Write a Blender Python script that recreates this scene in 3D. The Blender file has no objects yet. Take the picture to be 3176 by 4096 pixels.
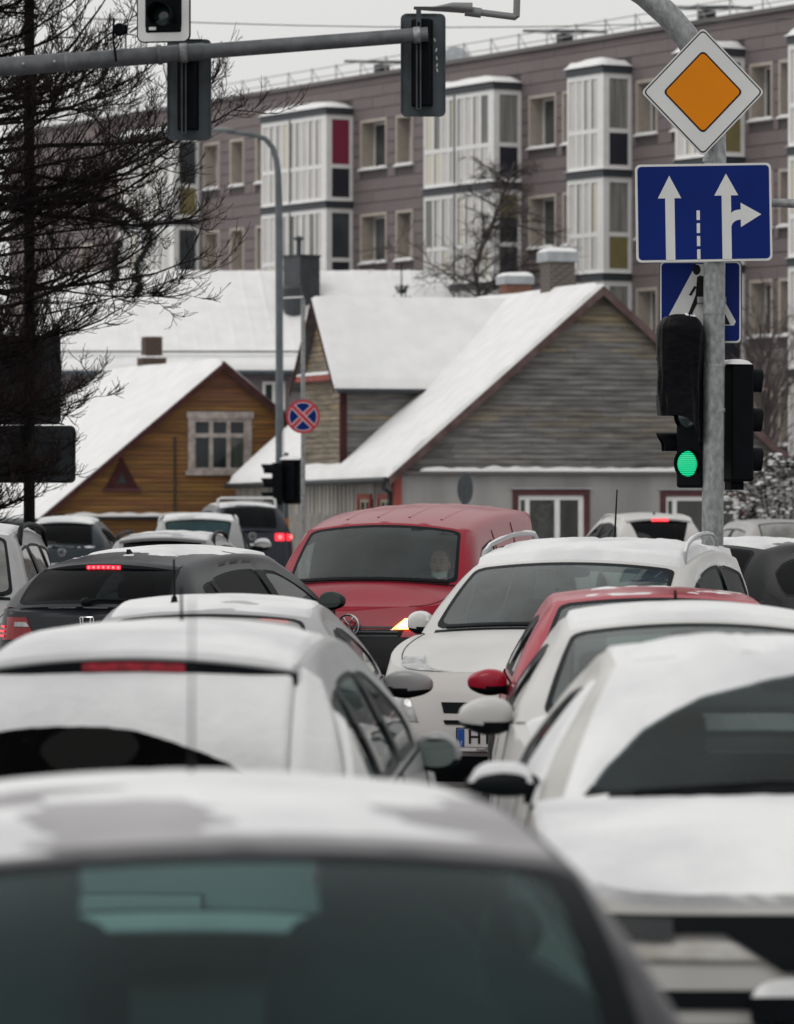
import bpy, bmesh, math, random
from mathutils import Vector, Matrix, noise
sc = bpy.context.scene
R = math.radians
C = sc.collection
random.seed(7)

# ------------------------------------------------------------------ camera, sky, sun, exposure
F, CX, HOR, EYE = 17865.0, 1588.0, 1960.0, 2.0      # 135 mm lens on a 24 mm wide frame; eye level; camera height
cam = bpy.data.cameras.new('camera'); camo = bpy.data.objects.new('camera', cam); C.objects.link(camo)
camo.location = (0, 0, EYE); camo.rotation_euler = (R(90), 0, 0)
cam.sensor_fit = 'HORIZONTAL'; cam.sensor_width = 24.0; cam.lens = 135.0
cam.shift_y = -88.0 / 3176.0
cam.clip_start = 0.5; cam.clip_end = 2000
cam.dof.use_dof = True; cam.dof.focus_distance = 33.0; cam.dof.aperture_fstop = 3.8
sc.camera = camo
w = bpy.data.worlds.new('World'); sc.world = w; w.use_nodes = True
nt = w.node_tree; nt.nodes.clear()
sky = nt.nodes.new('ShaderNodeTexSky'); sky.sky_type = 'NISHITA'; sky.sun_disc = False
sky.sun_elevation = R(40); sky.sun_rotation = R(-60); sky.dust_density = 6.0; sky.air_density = 1.0; sky.ozone_density = 1.0
hs = nt.nodes.new('ShaderNodeHueSaturation'); hs.inputs['Saturation'].default_value = 0.12
mixw = nt.nodes.new('ShaderNodeMix'); mixw.data_type = 'RGBA'; mixw.inputs[0].default_value = 0.72
mixw.inputs[7].default_value = (9.25, 9.2, 9.05, 1)          # even cloud cover
bg = nt.nodes.new('ShaderNodeBackground'); bg.inputs['Strength'].default_value = 0.1
out = nt.nodes.new('ShaderNodeOutputWorld')
nt.links.new(sky.outputs[0], hs.inputs['Color']); nt.links.new(hs.outputs[0], mixw.inputs[6])
nt.links.new(mixw.outputs[2], bg.inputs['Color']); nt.links.new(bg.outputs[0], out.inputs['Surface'])
sun = bpy.data.lights.new('sun', 'SUN'); sun.energy = 0.6; sun.angle = R(25); sun.color = (1, 0.97, 0.93)
suno = bpy.data.objects.new('sun', sun); C.objects.link(suno); suno.rotation_euler = (R(42), 0, R(-30))
vs = sc.view_settings; vs.view_transform = 'Standard'; vs.look = 'None'; vs.gamma = 1.0; vs.use_curve_mapping = False; vs.exposure = 0.0
sc.cycles.use_denoising = True
sc.cycles.max_bounces = 8; sc.cycles.transparent_max_bounces = 16
sc.cycles.caustics_reflective = False; sc.cycles.caustics_refractive = False

def at(px, py, d):
    return Vector(((px - CX) * d / F, d, EYE - (py - HOR) * d / F))

# ------------------------------------------------------------------ materials
MATS = {}
def mat(name, col, rough=0.6, metal=0.0, var=0.0, scale=4.0, bump=0.0, bscale=30.0, col2=None, stretch=(1, 1, 1),
        coat=0.0, emit=0.0, spec=0.5, attr=False, detail=5.0, lo=0.35, hi=0.65):
    if name in MATS: return MATS[name]
    m = bpy.data.materials.new(name); m.use_nodes = True
    n = m.node_tree; b = n.nodes['Principled BSDF']
    b.inputs['Base Color'].default_value = (*col, 1); b.inputs['Roughness'].default_value = rough
    b.inputs['Metallic'].default_value = metal; b.inputs['Specular IOR Level'].default_value = spec
    if coat: b.inputs['Coat Weight'].default_value = coat; b.inputs['Coat Roughness'].default_value = 0.08
    if emit:
        b.inputs['Emission Color'].default_value = (*col, 1); b.inputs['Emission Strength'].default_value = emit
    if var or col2 or bump or attr:
        tc = n.nodes.new('ShaderNodeTexCoord'); mp = n.nodes.new('ShaderNodeMapping'); mp.inputs['Scale'].default_value = stretch
        n.links.new(tc.outputs['Object'], mp.inputs['Vector'])
    if var or col2 or attr:
        nz = n.nodes.new('ShaderNodeTexNoise'); nz.inputs['Scale'].default_value = scale; nz.inputs['Detail'].default_value = detail
        n.links.new(mp.outputs[0], nz.inputs['Vector'])
        rp = n.nodes.new('ShaderNodeValToRGB'); rp.color_ramp.elements[0].position = lo; rp.color_ramp.elements[1].position = hi
        c2 = col2 if col2 else tuple(max(0, c * (1 - var)) for c in col)
        c1 = col if col2 else tuple(min(1, c * (1 + var * 0.6)) for c in col)
        rp.color_ramp.elements[0].color = (*c2, 1); rp.color_ramp.elements[1].color = (*c1, 1)
        n.links.new(nz.outputs[0], rp.inputs[0]); src = rp.outputs[0]
        if attr:
            at_ = n.nodes.new('ShaderNodeAttribute'); at_.attribute_name = 'tint'
            mx = n.nodes.new('ShaderNodeMix'); mx.data_type = 'RGBA'; mx.blend_type = 'MULTIPLY'; mx.inputs[0].default_value = 1
            n.links.new(src, mx.inputs[6]); n.links.new(at_.outputs['Color'], mx.inputs[7]); src = mx.outputs[2]
        n.links.new(src, b.inputs['Base Color'])
    if bump:
        nb = n.nodes.new('ShaderNodeTexNoise'); nb.inputs['Scale'].default_value = bscale; nb.inputs['Detail'].default_value = 6
        n.links.new(mp.outputs[0], nb.inputs['Vector'])
        bp = n.nodes.new('ShaderNodeBump'); bp.inputs['Strength'].default_value = bump; bp.inputs['Distance'].default_value = 0.02
        n.links.new(nb.outputs[0], bp.inputs['Height']); n.links.new(bp.outputs[0], b.inputs['Normal'])
    MATS[name] = m; return m

def glass_mat(name, tint, refl=1.0, film=0.06, filmcol=(0.35, 0.37, 0.37)):
    """car glass: tinted see-through, a mirror coat by Fresnel and a thin pale film: road salt plus reflected sky put into its colour"""
    if name in MATS: return MATS[name]
    m = bpy.data.materials.new(name); m.use_nodes = True; n = m.node_tree; n.nodes.clear()
    o = n.nodes.new('ShaderNodeOutputMaterial'); tr = n.nodes.new('ShaderNodeBsdfTransparent'); tr.inputs[0].default_value = (*tint, 1)
    df = n.nodes.new('ShaderNodeBsdfDiffuse'); df.inputs[0].default_value = (*filmcol, 1)
    gl = n.nodes.new('ShaderNodeBsdfGlossy'); gl.inputs['Roughness'].default_value = 0.03
    fr = n.nodes.new('ShaderNodeFresnel'); ge = n.nodes.new('ShaderNodeNewGeometry'); io = n.nodes.new('ShaderNodeMapRange')
    io.inputs['To Min'].default_value = 1.5; io.inputs['To Max'].default_value = 1 / 1.5           # thin pane: same on both faces
    n.links.new(ge.outputs['Backfacing'], io.inputs[0]); n.links.new(io.outputs[0], fr.inputs['IOR'])
    tc = n.nodes.new('ShaderNodeTexCoord'); nz = n.nodes.new('ShaderNodeTexNoise'); nz.inputs['Scale'].default_value = 2.5; nz.inputs['Detail'].default_value = 8
    n.links.new(tc.outputs['Object'], nz.inputs['Vector'])
    rp = n.nodes.new('ShaderNodeMapRange'); rp.inputs['From Min'].default_value = 0.3; rp.inputs['From Max'].default_value = 0.7
    rp.inputs['To Min'].default_value = film * 0.5; rp.inputs['To Max'].default_value = film * 1.5
    n.links.new(nz.outputs[0], rp.inputs[0])
    a = n.nodes.new('ShaderNodeMixShader'); b = n.nodes.new('ShaderNodeMixShader')
    n.links.new(rp.outputs[0], a.inputs[0]); n.links.new(tr.outputs[0], a.inputs[1]); n.links.new(df.outputs[0], a.inputs[2])
    mu = n.nodes.new('ShaderNodeMath'); mu.operation = 'MULTIPLY'; mu.inputs[1].default_value = refl; mu.use_clamp = True
    n.links.new(fr.outputs[0], mu.inputs[0]); n.links.new(mu.outputs[0], b.inputs[0])
    n.links.new(a.outputs[0], b.inputs[1]); n.links.new(gl.outputs[0], b.inputs[2]); n.links.new(b.outputs[0], o.inputs[0])
    MATS[name] = m; return m

SNOW = mat('snow', (0.80, 0.80, 0.80), 0.75, var=0.05, scale=2.2, bump=0.25, bscale=9, spec=0.2)
SNOWC = mat('snow_crust', (0.78, 0.785, 0.79), 0.7, col2=(0.56, 0.565, 0.585), scale=1.5, bump=0.3, bscale=30, spec=0.2, detail=9, lo=0.28, hi=0.56)
GALV = mat('galvanised_steel', (0.30, 0.31, 0.315), 0.5, 0.55, var=0.3, scale=28, bump=0.08, bscale=60, stretch=(1, 1, 0.6))
BLACKPL = mat('black_plastic', (0.003, 0.004, 0.006), 0.6, var=0.3, scale=8, spec=0.08)
DARKM = mat('dark_metal', (0.028, 0.035, 0.041), 0.5, 0.3, var=0.25, scale=10)
PLATEGREY = mat('grey_sheet_metal', (0.065, 0.078, 0.086), 0.55, 0.1, var=0.25, scale=5, bump=0.05, spec=0.25)

# ------------------------------------------------------------------ mesh helpers
class MB:
    def __init__(s): s.v = []; s.f = []; s.m = []; s.t = []; s.mi = 0; s.tint = (1, 1, 1)
    def add(s, vs, fs):
        o = len(s.v); s.v += [tuple(p) for p in vs]
        for f in fs: s.f.append(tuple(i + o for i in f)); s.m.append(s.mi); s.t.append(s.tint)
        return s
    def box(s, c, size, rot=None, taper=1.0):
        x, y, z = size[0] / 2, size[1] / 2, size[2] / 2
        vs = [Vector((sx * x * (taper if sz > 0 else 1), sy * y * (taper if sz > 0 else 1), sz * z)) for sz in (-1, 1) for sy in (-1, 1) for sx in (-1, 1)]
        if rot is not None: vs = [rot @ p for p in vs]
        c = Vector(c)
        return s.add([p + c for p in vs], [(0, 2, 3, 1), (4, 5, 7, 6), (0, 1, 5, 4), (2, 6, 7, 3), (0, 4, 6, 2), (1, 3, 7, 5)])
    def span(s, a, b):
        return s.box([(a[i] + b[i]) / 2 for i in range(3)], [abs(b[i] - a[i]) for i in range(3)])
    def prism(s, poly, vec):
        n = len(poly); vec = Vector(vec); p = [Vector(q) for q in poly]
        return s.add(p + [q + vec for q in p], [tuple(range(n))[::-1], tuple(range(n, 2 * n))] + [(i, (i + 1) % n, n + (i + 1) % n, n + i) for i in range(n)])
    def poly(s, pts): return s.add(pts, [tuple(range(len(pts)))])
    def tube(s, pts, rad, k=8, cap=True):
        pts = [Vector(p) for p in pts]; n = len(pts)
        if not hasattr(rad, '__len__'): rad = [rad] * n
        vs = []; fs = []; up = None
        for i in range(n):
            t = (pts[min(i + 1, n - 1)] - pts[max(i - 1, 0)]).normalized()
            if up is None: up = t.orthogonal().normalized()
            up = (up - t * up.dot(t))
            up = up.normalized() if up.length > 1e-6 else t.orthogonal().normalized()
            sd = t.cross(up)
            for j in range(k):
                a = 2 * math.pi * j / k; vs.append(pts[i] + (up * math.cos(a) + sd * math.sin(a)) * rad[i])
        for i in range(n - 1):
            for j in range(k): fs.append((i * k + j, i * k + (j + 1) % k, (i + 1) * k + (j + 1) % k, (i + 1) * k + j))
        if cap: fs.append(tuple(range(k))[::-1]); fs.append(tuple(range((n - 1) * k, n * k)))
        return s.add(vs, fs)
    def grid(s, fn, nu, nv, flip=False):
        vs = [fn(i / nu, j / nv) for i in range(nu + 1) for j in range(nv + 1)]; fs = []
        for i in range(nu):
            for j in range(nv):
                q = (i * (nv + 1) + j, (i + 1) * (nv + 1) + j, (i + 1) * (nv + 1) + j + 1, i * (nv + 1) + j + 1)
                fs.append(q[::-1] if flip else q)
        return s.add(vs, fs)
    def strip(s, a, b):
        n = len(a); return s.add(list(a) + list(b), [(i, i + 1, n + i + 1, n + i) for i in range(n - 1)])
    def loops(s, rings, closed=True):
        n = len(rings[0]); vs = [p for r in rings for p in r]; fs = []
        for i in range(len(rings) - 1):
            for j in range(n if closed else n - 1): fs.append((i * n + j, i * n + (j + 1) % n, (i + 1) * n + (j + 1) % n, (i + 1) * n + j))
        return s.add(vs, fs)
    def ellip(s, c, r, nu=16, nv=10, e=1.0, rot=None):
        """super-ellipsoid"""
        c = Vector(c); pw = lambda q: math.copysign(abs(q) ** e, q)
        def fn(u, v):
            a = u * 2 * math.pi; b = (v - 0.5) * math.pi
            p = Vector((r[0] * pw(math.cos(b)) * pw(math.cos(a)), r[1] * pw(math.cos(b)) * pw(math.sin(a)), r[2] * pw(math.sin(b))))
            return (rot @ p if rot is not None else p) + c
        return s.grid(fn, nu, nv)
    def build(s, name, mt, parent=None, angle=None, weld=0.0, tints=False, bevel=0.0):
        me = bpy.data.meshes.new(name); me.from_pydata(s.v, [], s.f)
        for q in (mt if isinstance(mt, (list, tuple)) else [mt]): me.materials.append(q)
        me.polygons.foreach_set('material_index', s.m)
        if tints:
            a = me.attributes.new('tint', 'FLOAT_COLOR', 'FACE')
            a.data.foreach_set('color', [c for t in s.t for c in (*t, 1.0)])
        if weld:
            bm = bmesh.new(); bm.from_mesh(me); bmesh.ops.remove_doubles(bm, verts=bm.verts, dist=weld)
            bmesh.ops.recalc_face_normals(bm, faces=bm.faces); bm.to_mesh(me); bm.free()
        if angle is not None:
            me.polygons.foreach_set('use_smooth', [True] * len(me.polygons)); me.set_sharp_from_angle(angle=R(angle))
        me.update()
        o = bpy.data.objects.new(name, me); C.objects.link(o)
        if parent is not None: o.parent = parent
        if bevel:
            b = o.modifiers.new('bevel', 'BEVEL'); b.width = bevel; b.segments = 2; b.limit_method = 'ANGLE'; b.angle_limit = R(40)
        return o

def tag(o, label=None, cat=None, group=None, kind=None):
    if label: o['label'] = label
    if cat: o['category'] = cat
    if group: o['group'] = group
    if kind: o['kind'] = kind
    return o
def thing(name, label, cat, loc=(0, 0, 0), rz=0.0, group=None):
    o = bpy.data.objects.new(name, None); C.objects.link(o); o.location = loc; o.rotation_euler = (0, 0, rz); o.empty_display_size = 0.3
    return tag(o, label, cat, group)
def inst(src, loc=None, parent=None, name=None):
    o = src.copy(); C.objects.link(o); o.parent = parent if parent is not None else src.parent
    if loc is not None: o.location = loc
    return o
def snowcap(fn, nu, nv, th, seed=0, sc_=3.0, edge=0.12, amp=0.4):
    """a lumpy blanket over fn(u, v): thickness th falling to nothing at its rim"""
    m = MB()
    def g(u, v):
        p = Vector(fn(u, v)); e = min(u, 1 - u, v, 1 - v) / edge
        k = 1 - (1 - min(1, e)) ** 2
        h = th * k * (1 + amp * noise.noise(Vector((p.x * sc_ + seed, p.y * sc_, p.z * sc_))))
        return p + Vector((0, 0, h if e > 0.001 else -0.01))
    return m.grid(g, nu, nv)
def circ(n, r, c=(0, 0), a0=0): return [(c[0] + r * math.cos(a0 + 2 * math.pi * i / n), c[1] + r * math.sin(a0 + 2 * math.pi * i / n)) for i in range(n)]
def rrect(x0, z0, x1, z1, r, n=6):
    p = []
    for cx, cz, a in ((x1 - r, z1 - r, 0), (x0 + r, z1 - r, 90), (x0 + r, z0 + r, 180), (x1 - r, z0 + r, 270)):
        for i in range(n + 1): p.append((cx + r * math.cos(R(a + 90 * i / n)), cz + r * math.sin(R(a + 90 * i / n))))
    return p
def clip(poly, a, b, c):
    """keep the part of a 2-D polygon with a*x + b*y <= c"""
    out_ = []
    for i in range(len(poly)):
        p, q = poly[i], poly[(i + 1) % len(poly)]; dp = a * p[0] + b * p[1] - c; dq = a * q[0] + b * q[1] - c
        if dp <= 0: out_.append(p)
        if dp * dq < 0: t = dp / (dp - dq); out_.append((p[0] + (q[0] - p[0]) * t, p[1] + (q[1] - p[1]) * t))
    return out_
# ------------------------------------------------------------------ ground
GR = mat('slushy_asphalt', (0.045, 0.045, 0.048), 0.6, col2=(0.20, 0.20, 0.205), scale=0.6, bump=0.4, bscale=8)
def gz(x, y):
    t = max(0.0, min(1.0, (y - 90) / 8.0)); return -0.45 * t * t * (3 - 2 * t)
g = MB(); g.grid(lambda u, v: Vector((-400 + 800 * u, *(lambda yy: (yy, gz(0, yy)))(-30 + 130 * v if v < 0.999 else 900))), 10, 60)
tag(g.build('ground', mat('ground_snow', (0.62, 0.62, 0.63), 0.8, var=0.25, scale=0.3, bump=0.3, bscale=3), angle=30), kind='structure')
rd = MB(); rd.grid(lambda u, v: Vector((-16 + 32 * u, -28 + 116 * v, 0.005)), 6, 40)
tag(rd.build('road', GR), kind='structure')
pv = MB(); pv.span((1.75, 30.74, 0), (2.75, 35.0, 0.13)); pv.span((16.0, -28, 0), (19, 88, 0.13)); pv.span((-19, -28, 0), (-16.0, 88, 0.13))
tag(pv.build('pavement', mat('paving_concrete', (0.45, 0.45, 0.46), 0.85, var=0.2, scale=2, bump=0.3), bevel=0.02), kind='structure')

# ------------------------------------------------------------------ apartment building
AP = thing('apartment_building', 'long mauve clad apartment block with glazed white balcony bays at back', 'building', (-6.98, 139.6, -0.45), R(-60))
ZB = 0.45      # local z = world z + 0.45
CLAD = [mat('mauve_cladding_%d' % i, c, 0.75, var=0.07, scale=1.5) for i, c in enumerate([(0.168, 0.139, 0.140), (0.165, 0.137, 0.138), (0.172, 0.142, 0.142), (0.161, 0.133, 0.135)])]
JOINT = mat('cladding_joint', (0.095, 0.080, 0.083), 0.9)
WHITEP = mat('white_pvc', (0.74, 0.74, 0.73), 0.45, var=0.05)
BANDM = mat('dark_slate_band', (0.035, 0.04, 0.048), 0.6)
BEIGE = mat('beige_reveal', (0.40, 0.355, 0.31), 0.8, var=0.08)
PANEL = mat('frosted_white_panel', (0.57, 0.55, 0.53), 0.35, var=0.10, scale=0.8)
PANELY = mat('cream_panel', (0.58, 0.55, 0.45), 0.35); GASK = mat('gasket_grey', (0.20, 0.215, 0.225), 0.7)
CEMENT = mat('cement_cap', (0.36, 0.38, 0.40), 0.8, var=0.15)
NAVY = mat('navy_panel', (0.018, 0.020, 0.032), 0.5); OLIVE = mat('olive_panel', (0.20, 0.17, 0.075), 0.6, var=0.1)
WGLASS = mat('window_glass_dark', (0.020, 0.026, 0.029), 0.12, var=0.3, scale=0.7, spec=0.3)
CURT = mat('grey_curtain', (0.22, 0.22, 0.21), 0.9, var=0.35, scale=14, stretch=(1, 1, 0.05)); REDBL = mat('crimson_blind', (0.20, 0.018, 0.05), 0.7)
T0, T1, WY, ZTOP = -14.0, 37.0, 0.9, 14.05 + ZB
towers = [(-3.9, 0.0), (5.78, 9.81), (15.47, 19.28), (23.07, 24.87), (28.3, 30.15), (33.35, 35.3)]
cols = [(0.37, 1.34), (2.16, 2.96), (3.85, 4.9), (10.34, 11.77), (12.43, 13.29), (19.75, 21.05), (21.5, 22.4), (25.16, 26.06), (26.9, 27.8), (30.45, 31.35), (31.75, 32.9), (-6.2, -4.9), (-8.4, -7.5)]
rows = [(3.15 + 2.75 * k + ZB, 4.52 + 2.75 * k + ZB) for k in range(4)]
# core wall with real window openings: built from slabs between the openings
core = MB()
def free_spans(z):
    hit = sorted((a, b) for a, b in cols for (s0, s1) in rows if s0 <= z <= s1)
    out_, t = [], T0
    for a, b in hit: out_.append((t, a)); t = b
    out_.append((t, T1)); return out_
zs = sorted(set([0.0, ZTOP] + [z for r in rows for z in r]))
for z0, z1 in zip(zs[:-1], zs[1:]):
    for a, b in free_spans((z0 + z1) / 2): core.span((a, WY + 0.02, z0), (b, WY + 0.60, z1))
core.span((T0, WY + 0.62, 0), (T1, WY + 9, ZTOP - 0.05))
core.build('wall', JOINT, AP)
# cladding panels, one by one
RH, PL = 2.75 / 8, 1.25
pan = []
k = 0; z = 3.3
while z < ZTOP - 0.05:
    z1 = min(z + RH - 0.022, ZTOP - 0.02)
    cuts = [T0]
    t = T0 + (0.6 if k % 2 else 0.0)
    while t < T1: cuts.append(t); t += PL
    cuts.append(T1)
    for a, b in zip(cuts[:-1], cuts[1:]):
        segs = [(a + 0.006, b - 0.006)]
        for h0, h1 in [(c0 - 0.09, c1 + 0.09) for c0, c1 in cols for s0, s1 in rows if s0 - 0.02 < z1 and s1 + 0.02 > z] + [(q0 - 0.02, q1 + 0.02) for q0, q1 in towers if z < 13.2 + ZB]:
            segs = [s for p, q in segs for s in ((p, min(q, h0)), (max(p, h1), q)) if s[1] - s[0] > 0.05]
        pan += [(p, q, z, z1) for p, q in segs]
    z += RH; k += 1
vis = [p for p in pan if p[2] > 5.6 and p[0] > -1.0]
vis.sort(key=lambda p: -(p[1] - p[0]) * (1 + 0.02 * p[0])); own = set(vis[:300]); cache = {}
rest = MB()
for p in pan:
    L_ = round(p[1] - p[0], 2); hh = round(p[3] - p[2], 2); dy = random.uniform(-0.004, 0.004)
    if p in own:
        key = (L_, hh, random.randrange(4))
        if key not in cache:
            o = MB().box((0, 0, 0), (L_, 0.03, hh)).build('cladding_panel', CLAD[key[2]], AP); cache[key] = o
        else: o = inst(cache[key], parent=AP)
        o.location = ((p[0] + p[1]) / 2, WY + dy, (p[2] + p[3]) / 2)
    else: rest.mi = random.randrange(4); rest.box(((p[0] + p[1]) / 2, WY + dy, (p[2] + p[3]) / 2), (L_, 0.03, hh))
tag(rest.build('cladding_panels', CLAD, AP), kind='stuff')
# windows in their beige reveals
random.seed(3)
for ci, (a, b) in enumerate(cols):
    for ri, (s0, s1) in enumerate(rows):
        wn = MB(); rv = 0.46
        for (q0, q1) in (((a - 0.07, WY - 0.03, s0), (a + 0.015, WY + rv, s1 - 0.015)), ((b - 0.015, WY - 0.03, s0), (b + 0.07, WY + rv, s1 - 0.015)), ((a - 0.07, WY - 0.03, s1 - 0.015), (b + 0.07, WY + rv, s1 + 0.07)), ((a + 0.015, WY + 0.15, s0 - 0.01), (b - 0.015, WY + rv, s0 + 0.012))): wn.span(q0, q1)
        o = wn.build('window', BEIGE, AP)
        fr = MB(); y0, y1 = WY + rv - 0.06, WY + rv
        for (q0, q1) in (((a, y0, s0), (a + 0.06, y1, s1)), ((b - 0.06, y0, s0), (b, y1, s1)), ((a + 0.06, y0, s0), (b - 0.06, y1, s0 + 0.06)), ((a + 0.06, y0, s1 - 0.06), (b - 0.06, y1, s1)), (((a + b) / 2 - 0.035, y0, s0 + 0.06), ((a + b) / 2 + 0.035, y1, s1 - 0.06))): fr.span(q0, q1)
        fr.build('frame', WHITEP, o)
        MB().span((a, y1 - 0.025, s0), (b, y1 - 0.005, s1)).build('pane', mat('pale_window_glass', (0.085, 0.092, 0.092), 0.15, var=0.4, scale=0.9, spec=0.3), o)
        MB().span((a + 0.02, y1 + 0.03, s0), ((a + b) / 2 if random.random() < 0.6 else a + 0.3, y1 + 0.05, s1)).build('curtain', CURT, o)
        MB().span((a - 0.1, WY - 0.11, s0 - 0.05), (b + 0.1, WY + rv, s0 - 0.002)).build('sill', WHITEP, o, bevel=0.015)
        ssn = MB(); sn_a, sn_b = a - 0.09, b + 0.09
        ssn.add(*(lambda m_: (m_.v, m_.f))(snowcap(lambda u, v: (sn_a + (sn_b - sn_a) * u, WY - 0.105 + 0.25 * v, s0 + 0.0), 12, 4, 0.05, ci, 4)))
        ssn.build('snow', SNOW, o, angle=60)
# glazed balcony bays
GL2 = mat('grey_side_glass', (0.060, 0.070, 0.076), 0.15, var=0.25, scale=1.2, spec=0.3)
SIDE = {(1, 3): (REDBL, NAVY), (1, 2): (GL2, NAVY), (2, 3): (CURT, NAVY), (2, 2): (OLIVE, NAVY), (3, 3): (CURT, NAVY), (3, 2): (CURT, OLIVE), (3, 1): (CURT, NAVY), (4, 3): (CURT, OLIVE), (4, 2): (WGLASS, NAVY), (0, 3): (GL2, OLIVE), (0, 2): (GL2, NAVY)}
for ti, (a, b) in enumerate(towers):
    for fl in range(4):
        zt = 5.0 + 2.75 * fl + ZB; zb = zt - 2.75
        bay = MB(); bay.span((a, -0.04, zt - 0.21), (b + 0.04, WY, zt)); o = bay.build('balcony_bay', BANDM, AP)
        ht = zt - 0.21; zm = zb + 1.02
        fr = MB(); wd = b - a; npan = max(4, int(round(wd / 0.45)))
        fr.span((a, 0.0, zb), (a + 0.09, WY, ht)); fr.span((b - 0.30, 0.0, zb), (b, 0.06, ht)); fr.span((b - 0.06, 0.06, zb), (b, 0.19, ht)); fr.span((b - 0.06, WY - 0.11, zb), (b, WY, ht))
        for q0, q1 in ((ht - 0.14, ht), (zm - 0.06, zm + 0.06), (zb, zb + 0.11)):
            fr.span((a + 0.09, 0.0, q0), (b - 0.30, 0.06, q1)); fr.span((b - 0.061, 0.19, q0), (b - 0.001, WY - 0.11, q1))
        xs = [a + 0.09 + (wd - 0.39) * i / npan for i in range(npan + 1)]
        for i, x in enumerate(xs[1:-1]):
            fr.span((x - 0.045, 0.004, zb + 0.11), (x + 0.045, 0.056, zm - 0.06)); fr.span((x - 0.045, 0.004, zm + 0.06), (x + 0.045, 0.056, ht - 0.14))
        fr.build('frame', WHITEP, o)
        gk = MB()
        for i, x in enumerate(xs[1:-1]):
            if (i * 7 + fl + ti) % 3: gk.span((x + 0.0455, 0.01, zb + 0.12), (x + 0.085, 0.03, ht - 0.15))
            else: gk.span((x - 0.07, 0.01, zb + 0.12), (x - 0.0455, 0.03, ht - 0.15))
        gk.build('gasket', GASK, o)
        if wd > 3:
            MB().span((a + wd * 0.44, -0.02, zb + 0.02), (a + wd * 0.44 + 0.05, 0.003, ht - 0.02)).build('divider', BANDM, o)
        for i, (x0, x1) in enumerate(zip(xs[:-1], xs[1:])):
            rr = random.random()
            MB().span((x0, 0.035, zm), (x1, 0.05, ht - 0.1)).build('pane', PANEL if rr > 0.20 else (CURT if rr > 0.1 else PANELY), o)
            MB().span((x0, 0.022, zb + 0.05), (x1, 0.037, zm)).build('panel', PANELY if random.random() < 0.15 else PANEL, o)
        up, lo = SIDE.get((ti, fl), (GL2, NAVY))
        MB().span((b - 0.05, 0.15, zm), (b - 0.03, WY - 0.1, ht - 0.1)).build('side_window', up, o)
        if (ti, fl) == (2, 2): MB().span((b - 0.029, 0.19, zm + 0.06), (b - 0.022, WY - 0.11, zm + 0.75)).build('side_window', WGLASS, o)
        MB().span((b - 0.05, 0.15, zb + 0.05), (b - 0.025, WY - 0.1, zm)).build('side_panel', lo, o)
        th = 0.19 if fl == 3 else 0.05
        sn = snowcap(lambda u, v: (a - 0.06 + (b - a + 0.14) * u, -0.1 + (WY + 0.1) * v, zt + 0.002), 24, 8, th, ti * 7 + fl, 1.5, 0.16, 0.25)
        sn.build('snow', SNOW, o, angle=70)
# roof edge, railing, vents
tr = MB(); tr.span((T0, WY - 0.14, ZTOP), (T1, WY + 0.5, ZTOP + 0.12)); tr.build('roof_trim', mat('roof_trim_metal', (0.09, 0.078, 0.08), 0.5), AP)
snowcap(lambda u, v: (T0 + (T1 - T0) * u, WY - 0.05 + 6 * v, ZTOP + 0.12), 120, 6, 0.16, 3, 0.7, 0.02, 0.3).build('roof_snow', SNOW, AP, angle=70)
rl = MB()
for zz in (0.46, 0.72): rl.tube([(T0, WY + 1.0, ZTOP + zz), (T1, WY + 1.0, ZTOP + zz)], 0.016, 5)
rail = rl.build('roof_railing', mat('railing_grey', (0.25, 0.25, 0.25), 0.6), AP)
po = None
for i in range(34):
    x = T0 + 1.5 * i
    if po is None: po = MB().tube([(0, 0, 0), (0, 0, 0.72)], 0.02, 5).tube([(0, 0, 0.7), (0, 0.5, 0.0)], 0.012, 4).build('post', MATS['railing_grey'], rail); o = po
    else: o = inst(po, parent=rail)
    o.location = (x, WY + 1.0, ZTOP + 0.05)
for x in (8.2, 18.5, 25.6):
    v = MB(); v.box((x, WY + 1.9, ZTOP + 0.35), (0.35, 0.35, 0.7)); o = v.build('roof_vent', DARKM, AP)
    MB().box((x, WY + 1.9, ZTOP + 0.78), (3.2, 0.8, 0.07), Matrix.Rotation(R(5), 3, 'Y')).build('vent_cover', DARKM, o)
MB().ellip((13.2, WY + 1.5, ZTOP + 0.35), (0.45, 0.08, 0.45), 16, 8, rot=Matrix.Rotation(R(60), 3, 'Z')).tube([(13.2, WY + 1.6, ZTOP), (13.2, WY + 1.6, ZTOP + 0.4)], 0.03, 6).build('satellite_dish', CEMENT, AP, angle=50)

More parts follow.
